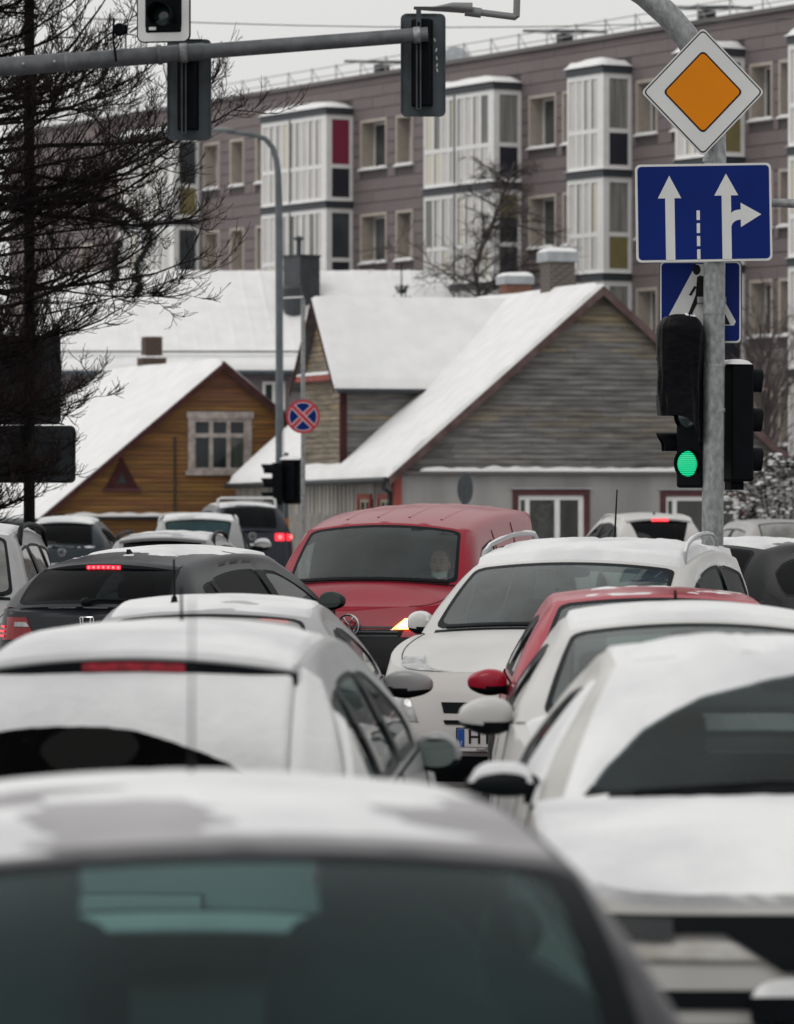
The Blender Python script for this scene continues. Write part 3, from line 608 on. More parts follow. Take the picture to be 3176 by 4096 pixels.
# ------------------------------------------------------------------ signs and signals
def flat(m, pts, y, th=0.0): return m.prism([(p[0], y, p[1]) for p in pts], (0, th, 0)) if th else m.poly([(p[0], y, p[1]) for p in pts])
WHITES = mat('sign_white', (0.66, 0.67, 0.66), 0.4, var=0.05); BLUES = mat('sign_blue', (0.0008, 0.016, 0.150), 0.45, var=0.12, scale=2, spec=0.15)
BLACKS = mat('sign_black', (0.008, 0.006, 0.007), 0.5, spec=0.2); ORANGES = mat('sign_amber', (0.72, 0.225, 0.004), 0.45, var=0.08, scale=2, spec=0.15); REDS = mat('sign_red', (0.50, 0.022, 0.045), 0.45, var=0.1)
PD = 30.9; ps = F / PD; SP = at(2850, 2000, PD); SP.z = 0.13
SG = thing('sign_pole', 'thick galvanised pole curving over at the top beside the green light', 'pole', SP)
PR = 0.0755
lx = lambda px, d=PD: (px - CX) * d / F - SP.x
lz = lambda py, d=PD: EYE - (py - HOR) * d / F - SP.z
m = MB(); pts = [(0.02, 0, 0), (0.0, 0, 1.5), (0.012, 0, 3.2), (0.02, 0, lz(620))]
cc = [(2856, 420), (2838, 330), (2800, 232), (2745, 140), (2672, 55), (2580, -25), (2470, -95), (2330, -150), (2150, -190), (1850, -235)]
pts += [(lx(a), 0.05, lz(b)) for a, b in cc]
m.tube(pts, [0.08, 0.0755, 0.0755, 0.0755] + [0.08, 0.084, 0.087, 0.088, 0.088, 0.085, 0.082, 0.078, 0.075, 0.07], 24); m.build('shaft', GALV, SG, angle=60)
MB().tube([(0, 0, 0), (0, 0, 0.03)], 0.14, 20).build('base_plate', GALV, SG, angle=40)
for zz in (1640, 1460, 1250, 640): MB().tube([(0.01, 0, lz(zz) - 0.012), (0.01, 0, lz(zz) + 0.012)], 0.0785, 24).build('clamp_band', GALV, SG, angle=50)
m = MB(); m.tube([(0.02, 0.06, lz(800)), (lx(3080), 0.06, lz(808)), (lx(3300), 0.10, lz(815)), (lx(3600), 0.1, lz(818))], [0.028, 0.03, 0.034, 0.034], 12); m.build('side_arm', GALV, SG, angle=60)
# priority-road diamond
yS = -0.115
dc = (lx(2807), lz(374)); hd = 246 * PD / F
def dia(h, r):
    out_ = []
    for k in range(4):
        a = R(90 * k); c = (math.cos(a) * (h - r * math.sqrt(2)), math.sin(a) * (h - r * math.sqrt(2)))
        for i in range(7): t = a + R(-45 + 15 * i); out_.append((dc[0] + c[0] + r * math.cos(t), dc[1] + c[1] * 1.05 + r * math.sin(t) + 0))
    return out_
DS = thing('priority_road_sign', 'white diamond sign with amber centre at top of sign pole', 'sign', SP)
flat(MB(), dia(hd, 0.03), yS, 0.022).build('plate', WHITES, DS); flat(MB(), dia(hd - 0.014, 0.028), yS - 0.002, 0.0015).build('black_border', BLACKS, DS)
flat(MB(), dia(hd - 0.026, 0.024), yS - 0.004, 0.0015).build('white_field', WHITES, DS); flat(MB(), dia(160 * PD / F, 0.03), yS - 0.006, 0.0015).build('black_outline', BLACKS, DS); flat(MB(), dia(151 * PD / F, 0.026), yS - 0.008, 0.0015).build('amber_centre', ORANGES, DS)
for zz in (520, 240): MB().span((lx(2770), yS + 0.022, lz(zz) - 0.02), (lx(2900), -0.06, lz(zz) + 0.02)).build('bracket', GALV, DS)
# lane-direction board (turned a touch clockwise)
LS = thing('lane_direction_sign', 'blue lane sign with white straight and right turn arrows', 'sign', SP); LS.location = SP + Vector((lx(2810), yS - 0.012, lz(855))); LS.rotation_euler = (0, R(-0.9), 0)
sx = lambda px: (px - 2810) * PD / F; sz = lambda py: -(py - 855) * PD / F
flat(MB(), rrect(sx(2539), sz(1050), sx(3081), sz(660), 0.035), 0, 0.02).build('plate', WHITES, LS); flat(MB(), rrect(sx(2548), sz(1041), sx(3072), sz(669), 0.028), -0.002, 0.0015).build('blue_field', BLUES, LS)
def arrow(x0, x1, xa, xb, yt, yh, yb): return [(sx(x0), sz(yb)), (sx(x1), sz(yb)), (sx(x1), sz(yh)), (sx(xb), sz(yh)), (sx((xa + xb) / 2), sz(yt)), (sx(xa), sz(yh)), (sx(x0), sz(yh))]
flat(MB(), arrow(2657, 2694, 2628, 2721, 706, 796, 1042), -0.004, 0.0015).build('straight_arrow', WHITES, LS); flat(MB(), arrow(2882, 2919, 2853, 2948, 701, 788, 1042), -0.004, 0.0015).build('straight_arrow', WHITES, LS)
tp = [(2919, 860)] + [(2919 + 36 * math.sin(R(a)) , 880 - 0 - 0) for a in ()]
outer = [(2919 + 38 * (1 - math.cos(R(a))), 862 - 17 * math.sin(R(a))) for a in range(0, 91, 15)]; inner = [(2919 + 38 * (1 - math.cos(R(a))), 915 - 30 * math.sin(R(a))) for a in range(0, 91, 15)]
m = MB(); m.strip([(sx(a), -0.005, sz(b)) for a, b in outer], [(sx(a), -0.005, sz(b)) for a, b in inner])
m.poly([(sx(a), -0.005, sz(b)) for a, b in ((2957, 818), (3039, 865), (2957, 915))]); m.build('right_arrow', WHITES, LS)
for a, b in ((846, 884), (897, 936), (948, 988), (1001, 1040)): flat(MB(), [(sx(2781), sz(b)), (sx(2794), sz(b)), (sx(2794), sz(a)), (sx(2781), sz(a))], -0.004, 0.0015).build('lane_dash', WHITES, LS)
for zz in (-0.2, 0.2): MB().span((-0.05, 0.02, zz - 0.02), (0.14, 0.10, zz + 0.02)).build('bracket', GALV, LS)
# pedestrian-crossing sign just behind the pole
QS = thing('crossing_sign', 'blue pedestrian crossing sign with white triangle half hidden behind pole', 'sign', SP); yq = 0.125; dq = PD + yq
qx = lambda px: lx(px, dq); qz = lambda py: lz(py, dq)
flat(MB(), rrect(qx(2637), qz(1375), qx(2968), qz(1042), 0.035), yq, 0.02).build('plate', PLATEGREY, QS); flat(MB(), rrect(qx(2640), qz(1371), qx(2964), qz(1046), 0.03), yq - 0.002, 0.0015).build('white_edge', WHITES, QS); flat(MB(), rrect(qx(2646), qz(1364), qx(2957), qz(1052), 0.026), yq - 0.004, 0.0015).build('blue_field', BLUES, QS)
flat(MB(), [(qx(a), qz(b)) for a, b in ((2675, 1302), (2660, 1290), (2785, 1056), (2815, 1056), (2943, 1286), (2935, 1302))], yq - 0.006, 0.0015).build('white_triangle', WHITES, QS)
m = MB(); yk = yq - 0.008
m.poly([(qx(2786) + 0.027 * math.cos(t * math.pi / 10), yk, qz(1079) + 0.036 * math.sin(t * math.pi / 10)) for t in range(20)])
for pl_ in ([(2788, 1108), (2800, 1102), (2822, 1108), (2822, 1180), (2812, 1205), (2782, 1182)], [(2755, 1180), (2778, 1142), (2786, 1150), (2764, 1184)], [(2782, 1180), (2800, 1192), (2775, 1240), (2750, 1300), (2733, 1300), (2762, 1232)], [(2800, 1190), (2818, 1195), (2860, 1255), (2900, 1290), (2870, 1298), (2835, 1262)], [(2895, 1298), (2898, 1252), (2921, 1298)]): m.poly([(qx(a), yk - 0.0005 * len(m.f), qz(b)) for a, b in pl_])
m.build('walking_figure', BLACKS, QS)
MB().span((-0.1, 0.06, qz(1200) - 0.02), (0.1, yq, qz(1200) + 0.02)).build('bracket', GALV, QS)

def disc_prism(m, c, r, ax, depth, n=24):
    """a lens or tube stub: circle of radius r about c facing the unit vector ax"""
    ax = Vector(ax).normalized(); u = ax.orthogonal().normalized(); v = ax.cross(u); c = Vector(c)
    return m.loops([[c + (u * math.cos(t) + v * math.sin(t)) * r for t in [2 * math.pi * i / n for i in range(n)]], [c + ax * depth + (u * math.cos(t) + v * math.sin(t)) * r for t in [2 * math.pi * i / n for i in range(n)]]])
def visor(m, c, r, ax, depth, th=0.008):
    """hood over a lens: open at the bottom"""
    ax = Vector(ax).normalized(); sd = ax.cross(Vector((0, 0, 1))).normalized(); up = Vector((0, 0, 1)); c = Vector(c)
    n = 18; A = [R(-40 + 260 * i / n) for i in range(n + 1)]
    def ring(rad, dep): return [c + sd * math.cos(a) * rad + up * math.sin(a) * rad + ax * dep * (0.72 + 0.28 * max(0, math.sin(a))) for a in A]
    m.loops([ring(r, 0), ring(r, depth), ring(r - th, depth), ring(r - th, 0)], closed=False)
    return m
LENS_OFF = mat('dark_lens', (0.012, 0.03, 0.03), 0.15, spec=0.8)
def green_lens():
    m = bpy.data.materials.new('lit_green_lens'); m.use_nodes = True; n = m.node_tree; b = n.nodes['Principled BSDF']
    tc = n.nodes.new('ShaderNodeTexCoord'); wv = n.nodes.new('ShaderNodeTexWave'); wv.bands_direction = 'Z'; wv.inputs['Scale'].default_value = 22; wv.inputs['Distortion'].default_value = 0.6
    n.links.new(tc.outputs['Object'], wv.inputs['Vector'])
    rp = n.nodes.new('ShaderNodeValToRGB'); rp.color_ramp.elements[0].color = (0.0, 0.20, 0.085, 1); rp.color_ramp.elements[1].color = (0.004, 0.78, 0.33, 1)
    n.links.new(wv.outputs[0], rp.inputs[0]); n.links.new(rp.outputs[0], b.inputs['Emission Color']); b.inputs['Emission Strength'].default_value = 1.1
    b.inputs['Base Color'].default_value = (0, 0.05, 0.02, 1); return m
def signal(name, label, base, rz, back=None, lit=None, wd=0.27, hh=0.31, dp=0.2, backw=0.0, backh=0.0, vis=True, vd=0.24, lr=0.102):
    """three-lamp signal head; faces local -y; base = centre of the head"""
    o = thing(name, label, 'traffic light', base, rz)
    m = MB()
    m.span((-wd / 2, 0, -1.5 * hh), (wd / 2, dp, 1.5 * hh))
    m.build('housing', BLACKPL, o, bevel=0.02)
    if back:
        flat(MB(), rrect(-backw / 2, -backh / 2, backw / 2, backh / 2, 0.07), 0.02, 0.02).build('backboard', back[0], o)
        if len(back) > 1: flat(MB(), rrect(-backw / 2 + 0.012, -backh / 2 + 0.012, backw / 2 - 0.012, backh / 2 - 0.012, 0.06), 0.017, 0.0025).build('border', back[1], o); flat(MB(), rrect(-backw / 2 + 0.085, -backh / 2 + 0.13, backw / 2 - 0.085, backh / 2 - 0.13, 0.03), 0.0142, 0.0025).build('black_face', BLACKS, o)
    for k in range(3):
        cz = (k - 1) * hh
        if vis: visor(MB(), (0, 0.0, cz), lr + 0.016, (0, -1, 0), vd).build('visor', BLACKPL, o, angle=50)
        ln = MB(); ln.ellip((0, 0.0, cz), (lr, 0.035, lr), 20, 12); ln.build('lens', green_lens() if lit == k else LENS_OFF, o, angle=60)
    return o
# signal with the lit green lamp: head turned, its upper half wrapped in black sheeting
hz_ = 335 * PD / F / 1.0
TG = signal('traffic_light', 'black traffic light with lit green lamp, upper lamps wrapped in black sheet', at(2752, 1662, PD + 0.03), R(-40), lit=0, wd=0.215, hh=0.334, dp=0.08, vd=0.035, lr=0.088)
TL = signal('traffic_light', 'black traffic light facing left, half covered by black sheet, hoods showing', at(2722, 1625, PD + 0.20), R(-84), wd=0.26, hh=0.262, dp=0.16, vd=0.17, lr=0.062)
sh = MB()
def wrap(u, v):
    a = u * 2 * math.pi; z = 0.0 + 0.70 * v; ca, sa = math.cos(a), math.sin(a)
    pw = lambda q, e: math.copysign(abs(q) ** e, q)
    tp_ = 1.0 if v < 0.84 else math.sqrt(max(0.0, 1 - ((v - 0.84) / 0.16) ** 2))
    n_ = noise.noise(Vector((ca * 1.3, sa * 1.3, z * 2.2))) * 0.016 + noise.noise(Vector((ca * 5, sa * 5, z * 5))) * 0.010 + 0.010 * math.sin(9 * a + 7 * z) * (1 - v)
    x = 0.012 + (0.166 + n_) * pw(ca, 0.6) * (0.25 + 0.75 * tp_); drop = 0.20 * sm_(ca * 0.8 + 0.1) * (1 - v) ** 1.5
    return Vector((x - 0.028 * (1 - v) * ca, (0.17 + n_) * pw(sa, 0.6) * (0.35 + 0.65 * tp_), z - drop))
def sm_(t): t = max(0.0, min(1.0, t)); return t * t * (3 - 2 * t)
sh.grid(wrap, 60, 44); so = sh.build('black_sheeting', mat('black_bin_bag', (0.002, 0.002, 0.0035), 0.42, bump=0.7, bscale=12, spec=0.10), TL, angle=50)
so.matrix_parent_inverse = (Matrix.Translation(TL.location) @ Matrix.Rotation(TL.rotation_euler[2], 4, 'Z')).inverted() @ Matrix.Translation(at(2712, 1662, PD - 0.02))
sn = MB(); sn.grid(lambda u, v: Vector(((u - 0.5) * 0.19 + 0.02, -0.12 + 0.24 * v, 0.69 + 0.025 * math.sin(math.pi * u) * math.sin(math.pi * v) + 0.035 * noise.noise(Vector((u * 5, v * 5, 1))) - 0.022 + 0.03 * (u - 0.5))), 24, 24); so = sn.build('snow', SNOWC, TL, angle=60)
so.matrix_parent_inverse = (Matrix.Translation(TL.location) @ Matrix.Rotation(TL.rotation_euler[2], 4, 'Z')).inverted() @ Matrix.Translation(at(2712, 1662, PD - 0.02))
for zz in (-0.32, 0.3): MB().box((0.10, 0.12, zz), (0.12, 0.05, 0.09), Matrix.Rotation(R(38), 3, 'Z')).build('bracket', BLACKPL, TG)
TB = signal('traffic_light', 'black traffic light seen from behind on right side of sign pole', at(2988, 1690, PD + 0.22), R(112), wd=0.24, hh=0.275, dp=0.17, vd=0.10, lr=0.085)
MB().box((0, 0.1, -0.44), (0.1, 0.1, 0.06)).build('bracket', BLACKPL, TB); snowcap(lambda u, v: ((u - 0.5) * 0.26, 0.02 + v * 0.18, 0.412), 10, 10, 0.025, 2, 8, 0.3).build('snow', SNOWC, TB, angle=60)

# ------------------------------------------------------------------ mast arm with its signals
AD = 44.0
p0, p1 = at(-700, 322, AD), at(1712, 137, AD); dr = (p1 - p0)
MA = thing('mast_arm', 'long grey steel mast arm reaching across the top left', 'pole', (p0.x, p0.y, 0))
ax_ = lambda t: Vector((dr.x * t, dr.y * t, p0.z + dr.z * t))
m = MB(); seg = [(0, 0.098), (0.40, 0.094), (0.402, 0.088), (0.624, 0.086), (0.628, 0.076), (1.0, 0.072)]
m.tube([ax_(t) for t, r in seg], [r for t, r in seg], 24); m.build('arm', mat('arm_steel', (0.125, 0.132, 0.142), 0.5, 0.35, var=0.22, scale=9, bump=0.06, bscale=50), MA, angle=40)
m = MB(); m.tube([(0, 0, 0), (0, 0, p0.z + 0.3)], [0.13, 0.1], 16); m.build('post', MATS['arm_steel'], MA, angle=60)
for t in (0.401, 0.555, 0.626): c = ax_(t); d_ = dr.normalized(); MB().tube([c - d_ * 0.02, c + d_ * 0.02], 0.1 if t < 0.6 else 0.085, 24).build('collar', MATS['arm_steel'], MA, angle=40)
for t in (0.33, 0.382): MB().ellip(ax_(t) + Vector((0, -0.09, 0)), (0.02, 0.03, 0.02)).build('bolt', GALV, MA, angle=50)
def back_signal(px0, px1, py0, py1, t, label, strip):
    c = at((px0 + px1) / 2, (py0 + py1) / 2, AD + 0.22)
    wd = (px1 - px0) * AD / F; hh = (py1 - py0) * AD / F
    o = thing('traffic_light', label, 'traffic light', c, R(180))
    flat(MB(), rrect(-wd / 2, -hh / 2, wd / 2, hh / 2, 0.055), 0.0, 0.012).build('backboard', PLATEGREY, o, bevel=0.004)
    fl = MB()
    for s_ in (-1, 1): fl.span((s_ * wd / 2 - 0.012 * (s_ > 0), 0.0121, -hh / 2 + 0.07), (s_ * wd / 2 + 0.012 * (s_ < 0), 0.034, hh / 2 - 0.07))
    fl.span((-wd / 2 + 0.09, 0.0121, -hh / 2), (wd / 2 - 0.05, 0.03, -hh / 2 + 0.008)); fl.span((-wd / 2 + 0.09, 0.0121, hh / 2 - 0.008), (wd / 2 - 0.05, 0.03, hh / 2))
    fl.build('flange', PLATEGREY, o)
    h = MB(); h.prism([(-0.10, 0.012, -hh / 2 + 0.1), (0.12, 0.012, -hh / 2 + 0.1), (0.075, 0.15, -hh / 2 + 0.1), (-0.06, 0.15, -hh / 2 + 0.1)], (0, 0, hh - 0.16)); h.build('housing', BLACKPL, o, bevel=0.012)
    MB().span((0.02, 0.15, -hh / 2 + 0.06), (0.07, 0.185, hh / 2 + 0.02)).build('mounting_rail', PLATEGREY, o); MB().span((0.033, 0.186, -hh / 2 + 0.07), (0.057, 0.189, hh / 2 - 0.1)).build('rail_slot', BLACKPL, o)
    for k in range(3):
        visor(MB(), (0, 0.0, (k - 1) * hh * 0.27), 0.115, (0, -1, 0), 0.22).build('visor', BLACKPL, o, angle=50); MB().ellip((0, 0, (k - 1) * hh * 0.27), (0.1, 0.03, 0.1)).build('lens', LENS_OFF, o, angle=50)
    b_ = MB(); d_ = dr.normalized(); b_.tube([ax_(t) - d_ * 0.035 + Vector((p0.x, p0.y, 0)), ax_(t) + d_ * 0.035 + Vector((p0.x, p0.y, 0))], 0.098 if t < 0.6 else 0.082, 24)
    co = b_.build('clamp', GALV, o, angle=50); co.matrix_parent_inverse = Matrix.Translation(c).inverted() @ Matrix.Identity(4); co.matrix_parent_inverse = (Matrix.Translation(c) @ Matrix.Rotation(R(180), 4, 'Z')).inverted()
    return o
tt = lambda px: (px + 700) / 2412.0
a_ = back_signal(668, 846, 156, 563, tt(735), 'grey backed traffic light hanging behind mast arm left of centre', 0)
b_ = back_signal(1602, 1783, 54, 468, tt(1668), 'grey backed traffic light at free end of mast arm', 0)
m = MB()   # small flaking sticker marks on the back of the outer head
for q in ((0.03, 0.20), (-0.0, 0.1), (-0.01, 0.02), (-0.015, -0.05), (-0.02, -0.1)): m.box((-0.13 + q[0] * 0.5, 0.0135, q[1] + 0.05), (0.012, 0.002, 0.035), Matrix.Rotation(R(20 * math.sin(q[1] * 40)), 3, 'Y'))
m.build('sticker_scraps', WHITES, b_)
# front-facing signal with white border, own hanger above the frame
fc = at(652, -75, 43.2); FS = signal('traffic_light', 'white bordered black traffic light facing the street above mast arm', fc, R(-12), back=(BLACKS, WHITES), wd=0.36, hh=0.33, dp=0.2, backw=0.535, backh=1.18)
MB().span((-0.02, 0.2, 0.2), (0.02, 0.28, 2.0)).build('hanger', GALV, FS)
MB().span((-0.14, -0.004, -0.47), (-0.07, -0.001, -0.44)).build('tag', WHITES, FS)
# detector camera on the arm
q = at(478, 118, AD - 0.05); DC = thing('detector_camera', 'small black round detector camera on mast arm', 'camera', q)
MB().ellip((0, 0, 0), (0.065, 0.08, 0.065), 18, 12).tube([(0, -0.05, 0), (0, -0.13, -0.005)], 0.05, 14).build('body', BLACKPL, DC, angle=50); MB().tube([(-0.055, -0.03, 0.11), (-0.06, -0.03, -0.1), (-0.03, -0.04, -0.32)], 0.012, 6).build('cable', BLACKPL, DC); MB().tube([(0.06, 0, -0.01), (0.06, 0.02, -0.3)], 0.011, 6).build('stem', GALV, DC); MB().box((0.06, 0, 0.0), (0.04, 0.05, 0.09)).build('clamp', BLACKPL, DC)

# ------------------------------------------------------------------ street lamps and far signs
q = at(1850, 40, 40.0); LL = thing('street_lamp', 'flat grey LED street lamp head at top centre against sky', 'street lamp', (q.x, q.y, q.z))
kx = lambda px: (px - 1850) * 40 / F; kz = lambda py: -(py - 40) * 40 / F
LMP = mat('lamp_grey', (0.20, 0.205, 0.21), 0.5, 0.3)
m = MB(); 
def led(u, v):
    x = kx(1655 + (1890 - 1655) * u); top = kz(28 - 18 * min(1, max(0, (u - 0.35) / 0.3)) ); bot = kz(36 + 20 * u); a = v * 2 * math.pi
    return Vector((x, 0.14 * math.cos(a) * (0.55 + 0.45 * math.sin(math.pi * min(1, u + 0.15))), (top + bot) / 2 + (top - bot) / 2 * math.sin(a)))
m.grid(led, 16, 20); m.build('head', LMP, LL, angle=50)
MB().tube([(kx(1860), 0, kz(44)), (kx(1925), 0, kz(52))], 0.045, 12).build('socket', LMP, LL, angle=50)
MB().tube([(kx(1922), 0, kz(50)), (kx(2062), 0, kz(68)), (kx(2066), 0, kz(66)), (kx(2072), 0, kz(-160)), (kx(2090), 0.2, kz(-420)), (kx(2900), 0.4, kz(-520)), (kx(3300), 0.45, kz(-450)), (kx(3400), 0.5, kz(-200)), (kx(3400), 0.5, -q.z)], 0.032, 10).build('arm', LMP, LL, angle=40)
q = at(1117, 2000, 93.0); SLD = 93.0
SL = thing('street_lamp', 'slim grey lamp post with arm curving left before wooden houses', 'street lamp', (q.x, q.y, gz(0, 93)))
ux = lambda px: (px - 1117) * SLD / F; uz = lambda py: EYE - (py - HOR) * SLD / F - gz(0, 93)
cv = [(1119, 2400), (1118, 1500), (1115, 800), (1113, 700), (1106, 640), (1090, 590), (1062, 556), (1020, 541), (960, 532), (905, 527)]
m = MB().tube([(0, 0, 0)] + [(ux(a), 0, uz(b)) for a, b in cv[1:]], [0.085, 0.082, 0.078, 0.07, 0.062, 0.06, 0.055, 0.05, 0.045, 0.04], 12); m.build('post', mat('painted_post', (0.11, 0.125, 0.135), 0.5, 0.2, var=0.15), SL, angle=60)
MB().ellip((ux(870), 0, uz(520)), (0.38, 0.13, 0.07), 18, 10).build('lamp_head', LMP, SL, angle=50)
MB().span((ux(1129), -0.14, uz(1822)), (ux(1138), -0.11, uz(1730))).build('notice', WHITES, SL)
# second slim post beside it, with amber-black hazard band
q2 = at(1144, 2000, 93.6); HP = thing('signal_post', 'dark post with amber hazard band beside the slim lamp post', 'post', (q2.x, q2.y, gz(0, 93.6)))
m = MB().tube([(0, 0, 0), (0, 0, uz(1800))], 0.055, 10); m.build('post', MATS['painted_post'], HP, angle=60)
MB().tube([(0, 0, uz(2102)), (0, 0, uz(2066))], 0.06, 12).build('amber_band', ORANGES, HP, angle=50); MB().tube([(0, 0, uz(2120)), (0, 0, uz(2103))], 0.06, 12).build('black_band', BLACKS, HP, angle=50)
s1 = signal('traffic_light', 'small far traffic light with three hoods left of slim lamp post', at(1090, 1935, 92.7), R(-80), wd=0.25, hh=0.29, dp=0.18)
s2 = signal('traffic_light', 'snow topped far traffic light right of slim lamp post', at(1172, 1925, 92.9), R(150), back=(BLACKS, WHITES), wd=0.25, hh=0.28, dp=0.2, backw=0.46, backh=0.95)
snowcap(lambda u, v: ((u - 0.5) * 0.4, -0.03 + 0.25 * v, 0.46), 8, 8, 0.06, 1, 3, 0.3).build('snow', SNOW, s2, angle=60)
# no-stopping sign
ND = 79.0; q = at(1212, 2000, ND); NS = thing('no_stopping_sign', 'round blue no stopping sign with red cross on thin post', 'sign', (q.x, q.y, 0))
nz_ = lambda py: EYE - (py - HOR) * ND / F
MB().tube([(0, 0.05, 0), (0, 0.05, nz_(1195))], 0.04, 10).build('post', GALV, NS, angle=60)
cz = nz_(1666); rad = 68 * ND / F
flat(MB(), circ(40, rad, (0, cz)), 0, 0.012).build('plate', PLATEGREY, NS); flat(MB(), circ(40, rad - 0.004, (0, cz)), -0.002, 0.0015).build('red_ring', REDS, NS); flat(MB(), circ(40, rad * 0.84, (0, cz)), -0.004, 0.0015).build('pale_edge', WHITES, NS); flat(MB(), circ(40, rad * 0.80, (0, cz)), -0.006, 0.0015).build('blue_field', BLUES, NS)
for k, s_ in enumerate((45, -45)):
    d_ = Vector((math.cos(R(s_)), 0, math.sin(R(s_)))); n_ = Vector((-d_.z, 0, d_.x)); c_ = Vector((0, -0.0075 - 0.004 * k, cz))
    for wdt, oy, mt_ in ((0.048, 0, WHITES), (0.034, -0.002, REDS)): MB().poly([c_ + d_ * rad * 0.83 + n_ * wdt + Vector((0, oy, 0)), c_ - d_ * rad * 0.83 + n_ * wdt + Vector((0, oy, 0)), c_ - d_ * rad * 0.83 - n_ * wdt + Vector((0, oy, 0)), c_ + d_ * rad * 0.83 - n_ * wdt + Vector((0, oy, 0))]).build('bar', mt_, NS)
MB().box((-0.17, 0.05, nz_(1190)), (0.36, 0.12, 0.035), Matrix.Rotation(R(-3), 3, 'Y')).build('lamp_head', WHITES, NS, bevel=0.01)
# round sign seen from behind near the grey wall
q = at(1862, 2000, 88.0); BS = thing('round_sign', 'back of a round grey sign standing before grey rendered wall', 'sign', (q.x, q.y, 0), R(60))
zc = EYE - (1955 - HOR) * 88 / F; flat(MB(), circ(36, 0.31, (0, zc)), 0, 0.012).build('plate', PLATEGREY, BS); MB().tube([(0, 0.04, 0), (0, 0.04, zc + 0.3)], 0.03, 8).build('post', PLATEGREY, BS, angle=60)
# big sign backs on a dark pole at the left
TD = 48.6; q = at(117, 2000, TD); TP = thing('direction_sign_post', 'dark pole with two blank sign backs behind bare tree', 'sign', (q.x, q.y, 0))
tx_ = lambda px: (px - 117) * TD / F; tz_ = lambda py: EYE - (py - HOR) * TD / F
DKB = mat('sign_back_dark', (0.036, 0.045, 0.053), 0.7, 0.0, var=0.2, scale=2)
MB().tube([(0, 0, 0), (0, 0, 8.4)], [0.066, 0.056], 14).build('post', mat('dark_pole', (0.010, 0.010, 0.010), 0.8, var=0.3, spec=0.15), TP, angle=60)
flat(MB(), rrect(tx_(-260), tz_(1698), tx_(240), tz_(1340), 0.05), 0.09, 0.02).build('upper_board', DKB, TP); flat(MB(), rrect(tx_(-120), tz_(1932), tx_(300), tz_(1702), 0.06), 0.09, 0.02).build('lower_board', DKB, TP)
for zz in (1420, 1640, 1760, 1880): MB().span((tx_(-200), 0.055, tz_(zz) - 0.02), (tx_(220), 0.09, tz_(zz) + 0.02)).build('rail', DARKM, TP)
# pale plank fence by the grey house
fq = at(1150, 2050, 95.5); FE = thing('plank_fence', 'pale upright plank fence between lamp post and grey house', 'fence', (fq.x, fq.y, gz(0, 95.5)), R(8))
pr_ = None
for i in range(7):
    if pr_ is None: pr_ = MB().box((0, 0, 0.92), (0.135, 0.025, 1.84)).build('plank', mat('pale_plank', (0.42, 0.40, 0.37), 0.85, var=0.2, scale=3), FE); o = pr_
    else: o = inst(pr_, parent=FE)
    o.location = (0.07 + i * 0.155, 0.004 * (i % 2), 0.03 * ((i * 37) % 5 - 2) * 0.4)
MB().span((0, 0.03, 0.4), (1.1, 0.07, 0.5)).span((0, 0.03, 1.3), (1.1, 0.07, 1.4)).build('rail', MATS['pale_plank'], FE)

# ------------------------------------------------------------------ overhead wires
wr = MB(); p, q = at(-200, 50, 75), at(3400, 62, 95); wr.tube([p.lerp(q, i / 12) - Vector((0, 0, 0.25 * math.sin(math.pi * i / 12))) for i in range(13)], 0.012, 4)
tag(wr.build('overhead_wire', DARKM), 'thin overhead wire crossing the white sky', 'wire')
